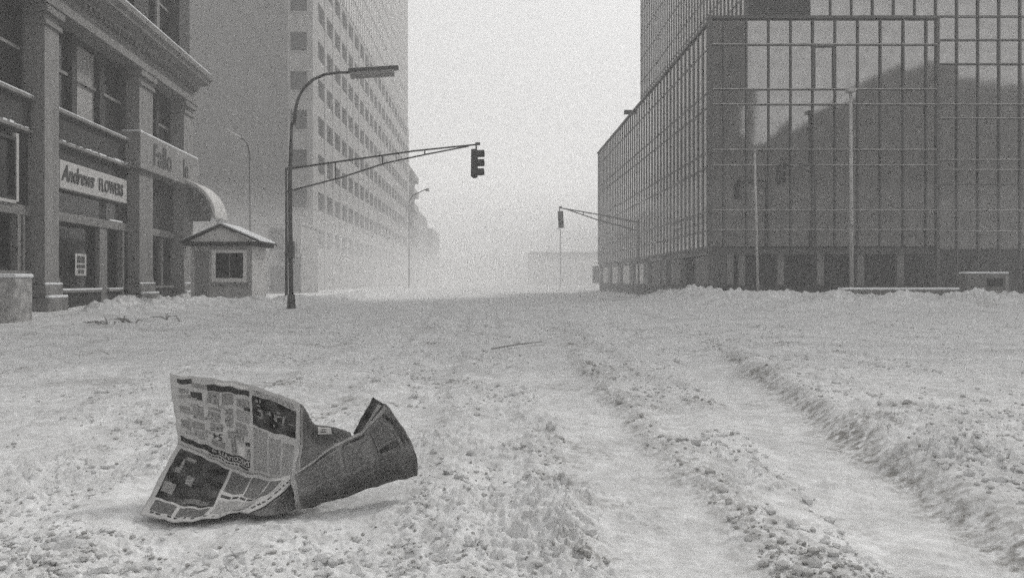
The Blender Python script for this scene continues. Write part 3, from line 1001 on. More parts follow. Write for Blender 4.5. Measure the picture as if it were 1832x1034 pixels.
l2 = thing("street_lamp", (-15.05, 50.0, 0.0), "distant thin street lamp rising behind the kiosk roof, its arm pointing left", "street lamp", group="street lamps")
o_ = Vector((-15.05, 50.0, 0))
MB().tube([(0, 0, -0.1), (0, 0, 8.6)], 0.09, 0.06, 8).build("pole", M_metal, l2, smooth=True)
MB().tube([(0, 0, 8.58)] + [at(x, y, 50.0) - o_ for x, y in ((446, 275), (443, 260), (438, 251), (428, 247))], 0.06, 0.045, 8).build("arm", M_metal, l2, smooth=True)
MB().tube([at(430, 248, 50) - o_, at(405, 234, 50) - o_], 0.10, 0.13, 8).build("lamp_head", M_galv, l2, smooth=True)

l3 = thing("street_lamp", (-8.6, 85.0, 0.0), "faint far street lamp hanging over the hazy end of the street", "street lamp", group="street lamps")
o_ = Vector((-8.6, 85.0, 0))
MB().tube([(0, 0, -0.1), (0, 0, 9.6)], 0.09, 0.07, 8).build("pole", M_metal, l3, smooth=True)
MB().tube([(0, 0, 9.58)] + [at(x, y, 85.0) - o_ for x, y in ((738, 351), (745, 347), (757, 341), (768, 338))], 0.06, 0.05, 8).build("arm", M_metal, l3, smooth=True)
MB().prism([(-0.2, 0), (0.2, 0), (0.12, 0.22), (-0.12, 0.22)], 0, 0.75).build("lamp_head", M_metal, l3).location = at(764, 341, 85) - o_
l3.children[-1].rotation_euler = (0, 0, R(-90))

l4 = thing("street_lamp", (16.0, 35.3, 0.0), "pale tall lamp post standing in front of the mirror glass", "street lamp", group="street lamps")
MB().tube([(0.05, 0, -0.1), (0, 0, 9.4)], 0.10, 0.07, 8).build("pole", M_galv, l4, smooth=True)
MB().box(-0.16, 0.16, -0.2, 0.2, 9.4, 9.56).build("lamp_head", M_galv, l4)
l5 = thing("slim_post", (11.15, 33.5, 0.0), "slim pale post nearest the glass building corner", "post")
MB().tube([(0.15, 0, -0.1), (0, 0, 6.5)], 0.055, 0.045, 8).build("pole", M_galv, l5, smooth=True)
MB().tube([(0.0, 0, 6.5), (0, 0, 6.58)], 0.07, 0.03, 8).build("finial", M_galv, l5, smooth=True)
l6 = thing("slim_post", (9.6, 108.0, 0.0), "thin faint post far up the street below the distant traffic signal", "post")
MB().tube([(0, 0, -0.1), (0, 0, 8.0)], 0.09, 0.07, 8).build("pole", M_metal, l6, smooth=True)
MB().tube([(0, 0, 7.98), (-0.5, 0, 8.2)], 0.05, 0.05, 8).build("bracket", M_metal, l6, smooth=True)


# ------------------------------------------------------------------ traffic signals on mast arms
def signal_head(parent, loc, rz, tilt, k=1.0):
    """three-section head facing local -Y, then turned by rz"""
    hd = MB()
    hd.box(-0.17 * k, 0.17 * k, 0.0, 0.20 * k, 0.0, 0.342 * k)
    hd.box(-0.17 * k, 0.17 * k, 0.0, 0.20 * k, 0.350 * k, 0.692 * k)
    hd.box(-0.17 * k, 0.17 * k, 0.0, 0.20 * k, 0.700 * k, 1.042 * k)
    hd.box(-0.10 * k, 0.10 * k, 0.04 * k, 0.16 * k, -0.03 * k, 1.06 * k)
    h = hd.build("signal_head", M_signal, parent, bevel=0.02 * k)
    h.location = loc
    h.rotation_euler = (0, R(tilt), rz)
    vis = MB()
    n = 18
    for i in range(n):
        a0, a1 = R(-35 + 250 * i / n), R(-35 + 250 * (i + 1) / n)
        for rr in ((0.155 * k, 0.145 * k),):
            q = lambda a, r, y: (r * math.cos(a), y, r * math.sin(a))
            y1 = -0.26 * k
            vis.poly([q(a0, rr[0], 0), q(a1, rr[0], 0), q(a1, rr[0], y1), q(a0, rr[0], y1)])
            vis.poly([q(a1, rr[1], 0), q(a0, rr[1], 0), q(a0, rr[1], y1), q(a1, rr[1], y1)])
            vis.poly([q(a0, rr[0], y1), q(a1, rr[0], y1), q(a1, rr[1], y1), q(a0, rr[1], y1)])
    vm = vis.mesh("visor", M_signal)
    lm = MB().tube([(0, -0.02 * k, 0), (0, 0.01, 0)], 0.13 * k, 0.13 * k, 18).mesh("lens", M_lens)
    for j in range(3):
        link("visor", vm, h, (0, 0, (0.171 + 0.35 * j) * k))
        link("lens", lm, h, (0, 0, (0.171 + 0.35 * j) * k))
    return h


M_pole2 = mat("weathered_grey_steel", 0.12, 0.55, 0.25, 6)


def mast(name, base, label, arm_pts, low_pts, head_at, rz, tilt, ptop, struts, r=0.042, k=1.0, pm=M_metal):
    t = thing(name, base, label, "traffic signal", group="mast arm traffic signals")
    b = Vector(base)
    MB().tube([(0, 0, -0.1), (0, 0, ptop)], 0.065, 0.05, 10).build("pole", pm, t, smooth=True)
    MB().tube([p - b for p in arm_pts], r, r * 0.75, 8).build("mast_arm", M_metal, t, smooth=True)
    MB().tube([p - b for p in low_pts], r * 0.85, r * 0.7, 8).build("brace", M_metal, t, smooth=True)
    for a, c in struts:
        MB().tube([a - b, c - b], r * 0.6, n=6).build("strut", M_metal, t)
    signal_head(t, head_at - b, rz, tilt, k)
    top = arm_pts[-1] - b
    hh = head_at - b
    MB().tube([top + Vector((-0.03, 0, 0.03)), top + Vector((0.15, 0, 0.03))], r * 1.3, n=8).build("end_clamp", M_metal, t)
    MB().tube([(top.x, top.y, top.z), (top.x, top.y, hh.z + 1.0 * k)], 0.03, n=8).build("hanger", M_metal, t)
    return t


A = lambda x, y, Y: at(x, y, Y)
mast("traffic_signal", (-8.42, 33.0, 0), "nearer traffic signal, seen side on, at the tip of its long mast arm",
     [A(512, 303, 33.0), A(620, 287.5, 32.0), A(740, 270.5, 31.0), A(852, 259, 30.0)],
     [A(514, 343, 33.0), A(610, 318, 32.1), A(690, 292, 31.4), A(760, 277, 30.8), A(838, 262, 30.1)],
     A(853, 317, 30.0), R(78), 4.0, 5.75,
     [(A(760, 268.5, 30.8), A(760, 277, 30.8)), (A(684, 278.5, 31.4), A(684, 294, 31.4)), (A(600, 290.5, 32.2), A(600, 321, 32.2))])
mast("traffic_signal", (9.35, 50.0, 0), "farther traffic signal facing the camera on an arm from the right",
     [A(1142, 398, 50.0), A(1070, 384, 50.0), A(1001, 372, 50.0)],
     [A(1142, 413, 50.0), A(1070, 394, 50.0), A(1012, 374, 50.0)],
     A(1004, 407.5, 50.0), R(-6), -3.0, 4.95,
     [(A(1044, 379.5, 50), A(1044, 385.5, 50)), (A(1090, 388, 50), A(1090, 399, 50))], r=0.05, pm=M_pole2)
mast("traffic_signal", (14.1, 34.5, 0), "dim dark traffic signal on a pale post in front of the mirror glass",
     [A(1458, 296, 34.5), A(1425, 293, 34.5), A(1396, 293, 34.5)],
     [A(1458, 312, 34.5), A(1428, 299, 34.5), A(1400, 294, 34.5)],
     A(1396, 329, 34.5), R(40), 0.0, 6.1, [(A(1430, 293.5, 34.5), A(1430, 300, 34.5))], r=0.04, k=0.78)

# ------------------------------------------------------------------ loose things in the snow
st = MB()
p0, p1 = Vector((0.03, gy(630), 0.05)), Vector((0.86, gy(617.5), 0.06))
st.tube([p0, p0.lerp(p1, 0.5) + Vector((0, 0, 0.01)), p1], 0.012, 0.008, 7)
tag(st.build("thin_stick", mat("weathered_stick", 0.24, 0.8, 0.2, 8), None, smooth=True), "thin straight stick lying on the snow in mid street", "stick")
# dark branches sticking out of the ploughed snow
for i, (px, py, n, lab) in enumerate(((185, 568, 5, "dark tangle of branches poking from the snow below the flower shop"),
                                      (228, 566, 6, "spread of broken twigs in the snow right of the flower shop window"),
                                      (300, 562, 4, "short dark twigs in the snow by the second shop"))):
    Y = gy(py, 0.25)
    b = at(px, py, Y)
    hh = float(ground(np.array([b.x]), np.array([b.y]))[0][0])
    t = thing("branches", (b.x, b.y, hh), lab, "branches")
    for k in range(n):
        a = random.uniform(-0.5, 3.6)
        ln = random.uniform(0.2, 0.55)
        tip = Vector((math.cos(a) * ln, random.uniform(-0.2, 0.2), abs(math.sin(a)) * ln * 0.3 + 0.03))
        s0 = Vector((random.uniform(-0.3, 0.3), 0, -0.05))
        MB().tube([s0, s0.lerp(tip, 0.5) + Vector((0, 0, 0.07)), tip], 0.022, 0.008, 6).build("branch", M_wood, t)

# snow clods thrown up by the traffic: countless, one object
import bmesh
bmi = bmesh.new()
bmesh.ops.create_icosphere(bmi, subdivisions=1, radius=1.0)
bv = np.array([v.co[:] for v in bmi.verts])
bf = np.array([[v.index for v in f.verts] for f in bmi.faces])
bmi.free()
shapes = []
for s in range(6):
    d = 1 + 0.45 * pnoise(bv[:, 0] * 1.4 + s * 7.1, bv[:, 1] * 1.4 + bv[:, 2] * 1.9, 20 + s) + 0.25 * pnoise(bv[:, 0] * 3.1 + bv[:, 2], bv[:, 1] * 3.1 - s, 30 + s)
    shapes.append(bv * d[:, None] * np.array([1.0, 0.9, 0.75]))
N = 42000
Yc = 2.4 + (RNG.random(N) ** 1.6) * 17
Xc = (RNG.random(N) * 1.55 - 0.72) * Yc
_, Sc, Dc = trackness(Xc, Yc)
clus = pnoise(Xc * 0.8, Yc * 0.6, 41) + 0.5 * pnoise(Xc * 2.2, Yc * 2.2, 42)
news = np.exp(-(((Xc + 1.15) / 0.72) ** 4 + ((Yc - 3.9) / 0.42) ** 4))
keep = (RNG.random(N) < np.clip(0.28 + 0.95 * clus + 0.35 * Dc, 0.04, 1)) & (Sc < 0.5) & (news < 0.25) & ((Xc > -2.2 - 0.2 * Yc) | (RNG.random(N) < 0.2)) & ((Xc < 3.2 + 0.2 * Yc) | (RNG.random(N) < 0.25))
Xc, Yc = Xc[keep], Yc[keep]
Hc, _, Dc = ground(Xc, Yc)
VV, FF = [], []
sz = np.exp(RNG.normal(-4.85, 0.62, len(Xc)))
sz = np.clip(sz, 0.003, 0.045) * (1 + 0.02 * Yc)
for i in range(len(Xc)):
    a = RNG.random() * 6.283
    c_, s_ = math.cos(a), math.sin(a)
    p = shapes[i % 6] * sz[i]
    q = np.stack([p[:, 0] * c_ - p[:, 1] * s_ + Xc[i], p[:, 0] * s_ + p[:, 1] * c_ + Yc[i], p[:, 2] + Hc[i] + sz[i] * 0.12], 1)
    VV.append(q)
    FF.append(bf + i * len(bv))
VV, FF = np.concatenate(VV), np.concatenate(FF).astype(np.int32)
mc = bpy.data.meshes.new("snow_clods")
mc.vertices.add(len(VV))
mc.vertices.foreach_set("co", VV.astype(np.float32).ravel())
mc.loops.add(FF.size)
mc.loops.foreach_set("vertex_index", FF.ravel())
mc.polygons.add(len(FF))
mc.polygons.foreach_set("loop_start", np.arange(0, FF.size, 3, dtype=np.int32))
mc.polygons.foreach_set("use_smooth", np.zeros(len(FF), bool))
dd = mc.attributes.new("dirt_shade", 'FLOAT', 'POINT')
dd.data.foreach_set("value", np.repeat(np.clip(Dc * 0.5 + (RNG.random(len(Xc)) < 0.5) * RNG.random(len(Xc)) * np.clip(1.25 - sz * 45, 0.08, 1.0), 0, 0.8), len(bv)).astype(np.float32))  # small lumps darkened in colour for the shaded sides of clumps
mc.update(calc_edges=True)
M_clod = M_road.copy()
M_clod.name = "snow_slush_and_shade_lumps"
for lk in list(M_clod.node_tree.links):
    if lk.to_node.type == 'MIX' and lk.to_node.blend_type == 'MIX' and lk.to_socket == lk.to_node.inputs[0]:
        src = [q for q in M_clod.node_tree.nodes if q.type == 'ATTRIBUTE'][0]
        M_clod.node_tree.links.new(src.outputs["Fac"], lk.to_socket)
        break
mc.materials.append(M_clod)
tag(link("snow_clods", mc), "loose lumps of trodden snow scattered over the street", None, kind="stuff")


# ------------------------------------------------------------------ the newspaper
def newsprint(name, base, ink, cover, line, word, lines=0.16, soft=0.12):
    """paper with columns of tiny print: lines broken into words"""
    m = bpy.data.materials.new(name)
    m.use_nodes = True
    n, l = m.node_tree.nodes, m.node_tree.links
    b = n["Principled BSDF"]
    b.inputs["Roughness"].default_value = 0.9
    b.inputs["Specular IOR Level"].default_value = 0.15
    uv = n.new("ShaderNodeUVMap")
    sx = n.new("ShaderNodeSeparateXYZ")
    l.new(uv.outputs[0], sx.inputs[0])
    ml = n.new("ShaderNodeMath")
    ml.operation = 'MULTIPLY'
    ml.inputs[1].default_value = 2 * math.pi / line
    l.new(sx.outputs[1], ml.inputs[0])
    sn = n.new("ShaderNodeMath")
    sn.operation = 'SINE'
    l.new(ml.outputs[0], sn.inputs[0])
    mp = n.new("ShaderNodeMapping")
    mp.inputs["Scale"].default_value = (1.0 / word, (0.7 / line) if lines > 0.05 else 1.0 / word, 1)
    l.new(uv.outputs[0], mp.inputs[0])
    nz = n.new("ShaderNodeTexNoise")
    nz.inputs["Scale"].default_value = 1.0
    nz.inputs["Detail"].default_value = 3
    l.new(mp.outputs[0], nz.inputs["Vector"])
    ad = n.new("ShaderNodeMath")
    ad.operation = 'MULTIPLY_ADD'
    ad.inputs[1].default_value = lines
    l.new(sn.outputs[0], ad.inputs[0])
    l.new(nz.outputs["Fac"], ad.inputs[2])
    rp = n.new("ShaderNodeValToRGB")
    rp.color_ramp.elements[0].position = max(0.0, cover - soft)
    rp.color_ramp.elements[1].position = cover + soft
    rp.color_ramp.elements[0].color = (ink, ink * 0.985, ink * 0.965, 1)
    rp.color_ramp.elements[1].color = (base, base * 0.99, base * 0.975, 1)
    l.new(ad.outputs[0], rp.inputs[0])
    l.new(rp.outputs[0], b.inputs["Base Color"])
    return m


M_paper = newsprint("newsprint_margin", 0.39, 0.30, 0.30, 0.004, 0.01)
M_text = newsprint("newsprint_text", 0.36, 0.10, 0.46, 0.0045, 0.010)
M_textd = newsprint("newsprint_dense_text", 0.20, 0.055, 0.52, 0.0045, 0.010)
M_roll = newsprint("newsprint_shaded_roll", 0.21, 0.075, 0.52, 0.0065, 0.022, 0.10, 0.26)  # the roll's shade put into darker paper and ink
M_photo = newsprint("halftone_dark", 0.10, 0.028, 0.55, 0.03, 0.06, 0.0, 0.18)
M_half = newsprint("halftone_mid", 0.30, 0.10, 0.48, 0.008, 0.012, 0.04, 0.16)
M_pale = mat("newsprint_blank", 0.52, 0.9, 0.08, 20)
M_pink = mat("printing_ink", 0.045, 0.8, 0.2, 20)
M_grey = mat("printed_grey", 0.20, 0.85, 0.2, 30)

paper = thing("newspaper", (-1.2, 3.85, 0.0), "crumpled open newspaper half rolled up, standing on the snow in the foreground", "newspaper")
PB = Vector((-1.2, 3.85, 0.0))


def cr(p0, p1, p2, p3, t):
    return 0.5 * ((2 * p1) + (-p0 + p2) * t + (2 * p0 - 5 * p1 + 4 * p2 - p3) * t * t + (-p0 + 3 * p1 - 3 * p2 + p3) * t ** 3)


class Sheet:
    def __init__(s, rows_, wrinkle=0.008):
        s.g = np.array([[list(at(*p) - PB) for p in r] for r in rows_])
        s.w = wrinkle

    def raw(s, u, v):
        g = s.g
        nr_, nc_ = g.shape[:2]

        def ax(t, n):
            f = min(max(t, 0), 1) * (n - 1)
            i = min(int(f), n - 2)
            return i, f - i
        i, tv = ax(v, nr_)
        j, tu = ax(u, nc_)
        rr = []
        for a in (-1, 0, 1, 2):
            ra = g[min(max(i + a, 0), nr_ - 1)]
            q = [ra[min(max(j + b, 0), nc_ - 1)] for b in (-1, 0, 1, 2)]
            if j == 0:
                q[0] = 2 * q[1] - q[2]
            if j == nc_ - 2:
                q[3] = 2 * q[2] - q[1]
            rr.append(cr(*q, tu))
        if i == 0:
            rr[0] = 2 * rr[1] - rr[2]
        if i == nr_ - 2:
            rr[3] = 2 * rr[2] - rr[1]
        return cr(*rr, tv)

    def P(s, u, v, off=0.0):
        p = s.raw(u, v)
        e = 0.004
        du = s.raw(min(u + e, 1), v) - s.raw(max(u - e, 0), v)
        dv = s.raw(u, min(v + e, 1)) - s.raw(u, max(v - e, 0))
        nrm = np.cross(dv, du)
        nrm /= (np.linalg.norm(nrm) + 1e-9)
        w = p + np.array(PB)
        k = np.array([w[0] * 9 + w[1] * 3, w[2] * 9 - w[1] * 5])
        d = s.w * float(pnoise(np.array([k[0]]), np.array([k[1]]), 50)[0]) + 0.4 * s.w * float(pnoise(np.array([k[0] * 3]), np.array([k[1] * 3]), 51)[0])
        # toward the reader: normals point to the camera side
        if np.dot(nrm, np.array([0, -1, 0.25])) < 0:
            nrm = -nrm
        d += s.w * 1.1 * (0.35 - abs(float(pnoise(np.array([w[0] * 7.3 + w[2] * 4.1]), np.array([w[2] * 6.1 - w[0] * 3.3 + w[1] * 4]), 54)[0])))
        e1_ = float(pnoise(np.array([w[0] * 22 + w[1] * 5]), np.array([w[2] * 22]), 52)[0])
        e2_ = float(pnoise(np.array([w[2] * 18 - w[1] * 7]), np.array([w[0] * 18]), 53)[0])
        return p + nrm * off + np.array([0.004 * e1_, -d, d * 0.3 + 0.008 * e2_])

    def size(s):
        return (np.linalg.norm(s.raw(1, 0.5) - s.raw(0, 0.5)), np.linalg.norm(s.raw(0.5, 1) - s.raw(0.5, 0)))

    def patch(s, name, m, u0, u1, v0, v1, parent, off=0.0, nu=None, nv=None, thick=0.0):
        su, sv = s.size()
        nu = nu or max(2, int((u1 - u0) * su / 0.012))
        nv = nv or max(2, int((v1 - v0) * sv / 0.012))
        vs, fs_, uvs = [], [], []
        for b in range(nv + 1):
            for a in range(nu + 1):
                u, v = u0 + (u1 - u0) * a / nu, v0 + (v1 - v0) * b / nv
                vs.append(tuple(s.P(u, v, off)))
                uvs.append((u * su, -v * sv))
        for b in range(nv):
            for a in range(nu):
                k = b * (nu + 1) + a
                fs_.append((k, k + nu + 1, k + nu + 2, k + 1))
        me_ = bpy.data.meshes.new(name)
        me_.from_pydata(vs, [], fs_)
        ul = me_.uv_layers.new(name="UVMap")
        for lp in me_.loops:
            ul.data[lp.index].uv = uvs[lp.vertex_index]
        me_.polygons.foreach_set("use_smooth", [True] * len(fs_))
        me_.materials.append(m)
        me_.update()
        o = link(name, me_, parent)
        if thick > 0:
            md = o.modifiers.new("thickness", 'SOLIDIFY')
            md.thickness = thick
            md.offset = 0
        return o

    def text(s, body, u, v, hgt, m, parent, rot180=False, off=0.0024, sx=1.0, bold=0.0):
        """lettering laid on the page, centre at (u, v), height in metres"""
        su, sv = s.size()
        me_ = text_mesh(body, 1.0, 0.0, 0.0, bold)
        me_.name = "lettering"
        f = -1 if rot180 else 1
        for vt in me_.vertices:
            x, y = vt.co.x * hgt * sx * f, vt.co.y * hgt * f
            vt.co = Vector(s.P(u + x / su, v - y / sv, off))
        me_.materials.clear()
        me_.materials.append(m)
        me_.update()
        return link("lettering", me_, parent)


SA = Sheet([[(304, 669, 4.12), (365, 675, 4.08), (425, 683, 4.07), (485, 700, 4.07), (538, 722, 4.06)],
            [(309, 715, 4.08), (366, 722, 4.05), (426, 731, 4.04), (485, 750, 4.03), (537, 768, 4.02)],
            [(315, 755, 4.03), (368, 770, 4.00), (428, 783, 3.98), (485, 803, 3.96), (534, 815, 3.95)],
            [(319, 792, 4.00), (370, 815, 3.97), (430, 842, 3.94), (485, 853, 3.90), (528, 857, 3.84)]])
SB = Sheet([[(538, 722, 4.06), (549, 737, 4.10), (563, 757, 4.14), (592, 762, 4.16), (626, 774, 4.12)],
            [(536, 790, 4.00), (551, 790, 4.06), (568, 792, 4.10), (597, 786, 4.10), (632, 781, 4.05)],
            [(528, 857, 3.84), (552, 843, 3.90), (577, 824, 3.95), (607, 804, 3.97), (642, 786, 3.99)]], 0.016)
SC = Sheet([[(319, 792, 4.00), (370, 815, 3.97), (430, 842, 3.94), (485, 853, 3.90), (521, 852, 3.84)],
            [(296, 835, 3.86), (350, 858, 3.80), (415, 876, 3.74), (465, 882, 3.71), (496, 872, 3.72)],
            [(272, 880, 3.70), (332, 900, 3.60), (400, 905, 3.57), (440, 902, 3.58), (464, 894, 3.62)],
            [(249, 920, 3.54), (312, 933, 3.46), (375, 928, 3.48), (412, 920, 3.52), (430, 914, 3.54)]])
SD = Sheet([[(430, 914, 3.54), (464, 894, 3.62), (496, 872, 3.72), (521, 852, 3.80)],
            [(444, 918, 3.50), (478, 901, 3.57), (508, 880, 3.66), (526, 860, 3.76)]], 0.002)
SE = Sheet([[(440, 917, 3.51), (476, 900, 3.58), (507, 880, 3.67), (525, 860, 3.76)],
            [(470, 923, 3.50), (494, 914, 3.56), (514, 900, 3.64), (526, 885, 3.70)],
            [(500, 921, 3.52), (512, 918, 3.54), (522, 914, 3.56), (529, 911, 3.58)]], 0.003)
SF = Sheet([[(520, 853, 3.76), (580, 808, 3.88), (640, 776, 3.96), (668, 750, 4.00), (690, 722, 4.02)],
            [(523, 872, 3.62), (585, 838, 3.70), (648, 806, 3.80), (696, 776, 3.88), (722, 766, 3.93)],
            [(526, 895, 3.54), (592, 872, 3.64), (658, 846, 3.74), (712, 828, 3.83), (745, 812, 3.88)],
            [(530, 913, 3.57), (596, 894, 3.70), (660, 874, 3.84), (712, 859, 3.95), (747, 850, 4.00)]], 0.013)
SG = Sheet([[(668, 710, 4.16), (674, 716, 4.12), (681, 719, 4.07), (690, 722, 4.03)],
            [(651, 740, 4.17), (660, 742, 4.10), (668, 744, 4.06), (678, 738, 4.02)],
            [(632, 774, 4.12), (638, 776, 4.06), (644, 778, 4.02), (656, 764, 3.99)]], 0.003)

TK = 0.0025
pa = SA.patch("upper_page", M_paper, 0, 1, 0, 1, paper, thick=TK)
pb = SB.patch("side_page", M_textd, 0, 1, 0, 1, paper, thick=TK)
pc = SC.patch("lower_page", M_paper, 0, 1, 0, 1, paper, thick=TK)
pd = SD.patch("curled_margin", M_paper, 0, 1, 0, 1, paper, thick=TK)
pe = SE.patch("under_page", M_textd, 0, 1, 0, 1, paper, thick=TK)
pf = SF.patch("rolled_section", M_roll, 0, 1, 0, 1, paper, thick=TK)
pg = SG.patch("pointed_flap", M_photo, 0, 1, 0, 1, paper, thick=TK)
# margins and edges in a paler print tone
SF.patch("page_edge", M_text, 0.0, 0.035, 0.0, 1.0, pf, 0.003)
SF.patch("page_edge", M_text, 0.02, 0.98, 0.0, 0.05, pf, 0.003)
SG.patch("page_edge", M_text, 0.56, 0.86, 0.10, 0.98, pg, 0.003)
SF.patch("fold_shade", M_photo, 0.86, 0.90, 0.05, 0.50, pf, 0.003)  # dark strips painted on as shade in the creases
SF.patch("fold_shade", M_photo, 0.60, 0.606, 0.12, 0.48, pf, 0.003)
SF.patch("fold_shade", M_photo, 0.80, 0.807, 0.30, 0.55, pf, 0.003)
M_faint = newsprint("newsprint_smudged_text", 0.16, 0.06, 0.50, 0.0065, 0.012, 0.14, 0.16)
for a, b, c, d in ((0.06, 0.19, 0.12, 0.46), (0.21, 0.34, 0.14, 0.50), (0.36, 0.49, 0.16, 0.52), (0.06, 0.27, 0.56, 0.88), (0.30, 0.52, 0.60, 0.90), (0.62, 0.79, 0.12, 0.40), (0.56, 0.74, 0.55, 0.86)):
    SF.patch("text_column", M_faint, a, b, c, d, pf, 0.003)
for a, b, c, d in ((0.07, 0.33, 0.065, 0.10), (0.37, 0.56, 0.075, 0.115), (0.62, 0.70, 0.44, 0.50), (0.72, 0.80, 0.43, 0.49)):
    SF.patch("headline_word", M_photo, a, b, c, d, pf, 0.003)
for k in range(5):
    SF.patch("printed_line", M_photo, 0.90 + 0.016 * k, 0.906 + 0.016 * k, 0.12 + 0.02 * k, 0.42 + 0.03 * k, pf, 0.003)

O1, O2 = 0.0022, 0.0034


def A_(name, m, u0, u1, v0, v1, off=O1, par=None):
    return SA.patch(name, m, u0, u1, v0, v1, par or pa, off)


# advertisement grid (left two thirds of the upper page)
A_("dark_rule", M_pink, 0.05, 0.155, 0.045, 0.105)
A_("dark_rule", M_grey, 0.155, 0.27, 0.085, 0.135)
A_("dark_rule", M_pink, 0.27, 0.585, 0.085, 0.155)
A_("blank_strip", M_pale, 0.33, 0.58, 0.03, 0.072)
ads = [(0.06, 0.13, 0.16, 0.22, M_half), (0.15, 0.235, 0.19, 0.30, M_pink), (0.05, 0.15, 0.25, 0.29, M_grey), (0.27, 0.36, 0.17, 0.32, M_half),
       (0.385, 0.465, 0.17, 0.31, M_grey), (0.49, 0.585, 0.21, 0.30, M_half), (0.05, 0.13, 0.40, 0.49, M_grey), (0.155, 0.24, 0.37, 0.54, M_half),
       (0.275, 0.37, 0.37, 0.41, M_grey), (0.27, 0.37, 0.43, 0.50, M_half), (0.40, 0.46, 0.36, 0.56, M_half), (0.49, 0.585, 0.34, 0.47, M_text),
       (0.48, 0.56, 0.50, 0.55, M_grey), (0.48, 0.565, 0.56, 0.62, M_half), (0.05, 0.13, 0.60, 0.72, M_half), (0.14, 0.25, 0.58, 0.66, M_grey),
       (0.15, 0.25, 0.68, 0.77, M_text), (0.29, 0.38, 0.56, 0.64, M_half), (0.42, 0.54, 0.60, 0.70, M_half), (0.30, 0.395, 0.755, 0.82, M_grey),
       (0.44, 0.475, 0.71, 0.85, M_half), (0.55, 0.585, 0.68, 0.715, M_pink), (0.555, 0.585, 0.74, 0.88, M_half), (0.49, 0.54, 0.74, 0.86, M_pale)]
for u0, u1, v0, v1, m in ads:
    A_("advert_block", m, u0, u1, v0, v1)
for k in range(14):
    u, v = random.uniform(0.06, 0.5), random.uniform(0.18, 0.78)
    A_("advert_caption", M_text, u, u + random.uniform(0.05, 0.10), v, v + random.uniform(0.02, 0.05), 0.0028)
A_("dark_rule", M_pink, 0.54, 0.59, 0.29, 0.33, 0.003)
# bottom band with the reversed-out word, upside down as the page lies
A_("dark_band", M_pink, 0.03, 0.585, 0.862, 0.935)
SA.text("DISCOUNTS", 0.462, 0.897, 0.027, M_pale, pa, True, 0.0042, 1.05, 0.006)
SA.text("to", 0.315, 0.892, 0.026, M_pale, pa, True, 0.0042, 1.0, 0.004)
SA.text("54", 0.345, 0.70, 0.050, M_pink, pa, True, 0.0036, 1.0, 0.010)
for k in range(9):
    A_("headline_word", M_pink, 0.27 + 0.024 * k, 0.287 + 0.024 * k, 0.95, 0.967)
A_("dark_rule", M_pink, 0.49, 0.57, 0.945, 0.968, 0.003)
# the dark picture with pale figures, text columns below it
ph = A_("dark_photo", M_photo, 0.605, 0.965, 0.12, 0.47)
figs = [(0.63, 0.65, 0.16, 0.20), (0.66, 0.668, 0.145, 0.20), (0.645, 0.67, 0.22, 0.235), (0.65, 0.69, 0.26, 0.285), (0.675, 0.69, 0.285, 0.35),
        (0.64, 0.68, 0.345, 0.36), (0.72, 0.76, 0.27, 0.285), (0.74, 0.75, 0.24, 0.30), (0.78, 0.80, 0.25, 0.33), (0.80, 0.85, 0.26, 0.28),
        (0.845, 0.865, 0.26, 0.36), (0.80, 0.83, 0.215, 0.235), (0.77, 0.785, 0.30, 0.32), (0.70, 0.71, 0.38, 0.395), (0.77, 0.78, 0.37, 0.40), (0.90, 0.95, 0.30, 0.315)]
for a, b, c, d in figs:
    SA.patch("pale_figure", M_half, a, b, c, d, pa, 0.0034)
A_("text_column", M_text, 0.61, 0.715, 0.50, 0.96)
A_("text_column", M_text, 0.73, 0.835, 0.53, 0.97)
A_("text_column", M_text, 0.85, 0.955, 0.56, 0.97)
A_("text_column", M_text, 0.62, 0.94, 0.055, 0.105)
SB.patch("small_advert", M_pale, 0.55, 0.75, 0.06, 0.30, pb, O1)
SB.patch("printed_line", M_pink, 0.60, 0.68, 0.12, 0.15, pb, O2)
SB.patch("printed_line", M_pink, 0.59, 0.66, 0.20, 0.23, pb, O2)
SB.patch("page_edge", M_text, 0.0, 0.07, 0.05, 1.0, pb, O1)
# lower page: dark picture, text, headlines, margin
def C_(name, m, u0, u1, v0, v1, off=O1):
    return SC.patch(name, m, u0, u1, v0, v1, pc, off)


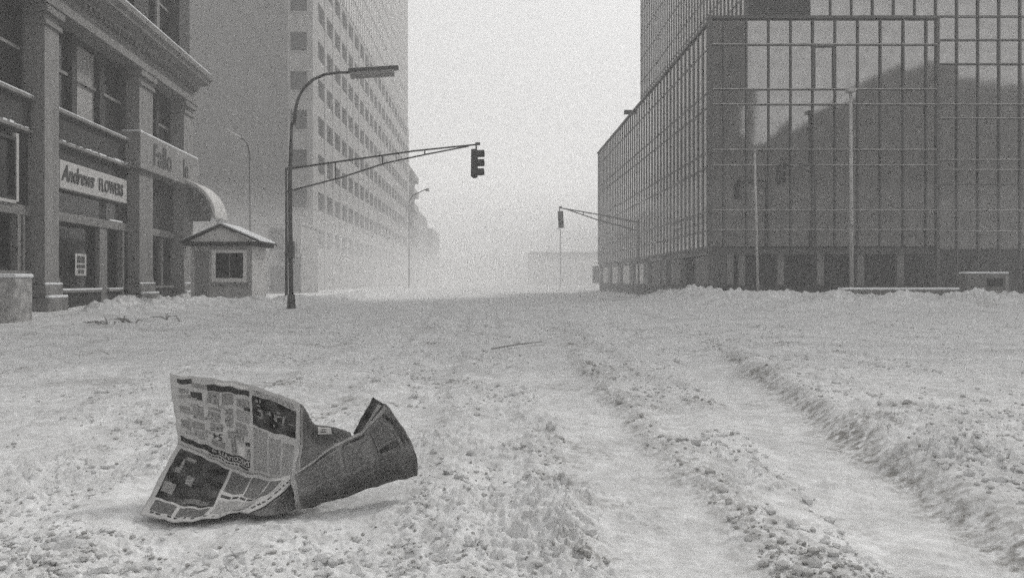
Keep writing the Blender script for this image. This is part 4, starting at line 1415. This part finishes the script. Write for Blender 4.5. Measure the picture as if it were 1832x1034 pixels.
C_("dark_photo", M_photo, 0.035, 0.43, 0.05, 0.71)
for a, b, c, d, m in ((0.08, 0.12, 0.28, 0.34, M_half), (0.10, 0.12, 0.16, 0.30, M_half), (0.12, 0.20, 0.12, 0.16, M_grey), (0.19, 0.24, 0.33, 0.44, M_half),
                      (0.05, 0.14, 0.48, 0.62, M_grey), (0.23, 0.40, 0.60, 0.68, M_textd)):
    C_("pale_figure", m, a, b, c, d, O2)
C_("text_column", M_textd, 0.45, 0.60, 0.07, 0.40)
C_("text_column", M_textd, 0.615, 0.76, 0.08, 0.44)
C_("text_column", M_textd, 0.775, 0.93, 0.10, 0.48)
u = 0.45
while u < 0.93:
    w = random.uniform(0.03, 0.07)
    C_("headline_word", M_pink, u, min(u + w, 0.94), 0.47 + 0.02 * (u - 0.45), 0.515 + 0.02 * (u - 0.45), O2)
    u += w + 0.018
C_("text_column", M_text, 0.45, 0.66, 0.57, 0.86)
C_("text_column", M_text, 0.68, 0.90, 0.56, 0.84)
C_("text_column", M_textd, 0.05, 0.21, 0.745, 0.91)
C_("text_column", M_textd, 0.23, 0.42, 0.745, 0.91)
C_("dark_rule", M_pink, 0.70, 0.86, 0.865, 0.885, O2)
u = 0.06
while u < 0.93:
    w = random.uniform(0.012, 0.035)
    C_("headline_word", M_pink, u, u + w, 0.925, 0.945, O2)
    u += w + random.uniform(0.012, 0.06)
u = 0.12
while u < 0.92:
    w = random.uniform(0.03, 0.08)
    SD.patch("headline_word", M_pink, u, u + w, 0.42, 0.62, pd, O1)
    u += w + random.uniform(0.02, 0.07)
for k in range(5):
    SE.patch("printed_line", M_half, 0.35 + 0.03 * k, 0.95, 0.12 + 0.1 * k, 0.15 + 0.1 * k, pe, O1)

# ------------------------------------------------------------------ blowing snow and mist in the air
hz = bpy.data.materials.new("snow_haze")
hz.use_nodes = True
hn, hl = hz.node_tree.nodes, hz.node_tree.links
hn.clear()
ho = hn.new("ShaderNodeOutputMaterial")
pv = hn.new("ShaderNodeVolumePrincipled")
pv.inputs["Color"].default_value = (0.97, 0.965, 0.96, 1)
pv.inputs["Density"].default_value = HAZE
pv.inputs["Anisotropy"].default_value = 0.0
hl.new(pv.outputs[0], ho.inputs["Volume"])
hzo = MB().box(-400, 400, -160, 900, -2.0, 82.0).build("haze", hz)
tag(hzo, "pale blowing snow haze hanging over the whole street", None, kind="stuff")

# snow whipped up low over the far street, thicker than the general haze
bsm = hz.copy()
bsm.name = "blowing_snow"
bsm.node_tree.nodes["Principled Volume"].inputs["Density"].default_value = 0.013
bs = MB().box(-75, 75, 34, 460, -1.2, 5.5).build("blowing_snow", bsm)
tag(bs, "low cloud of blowing snow drifting over the far end of the street", None, kind="stuff")
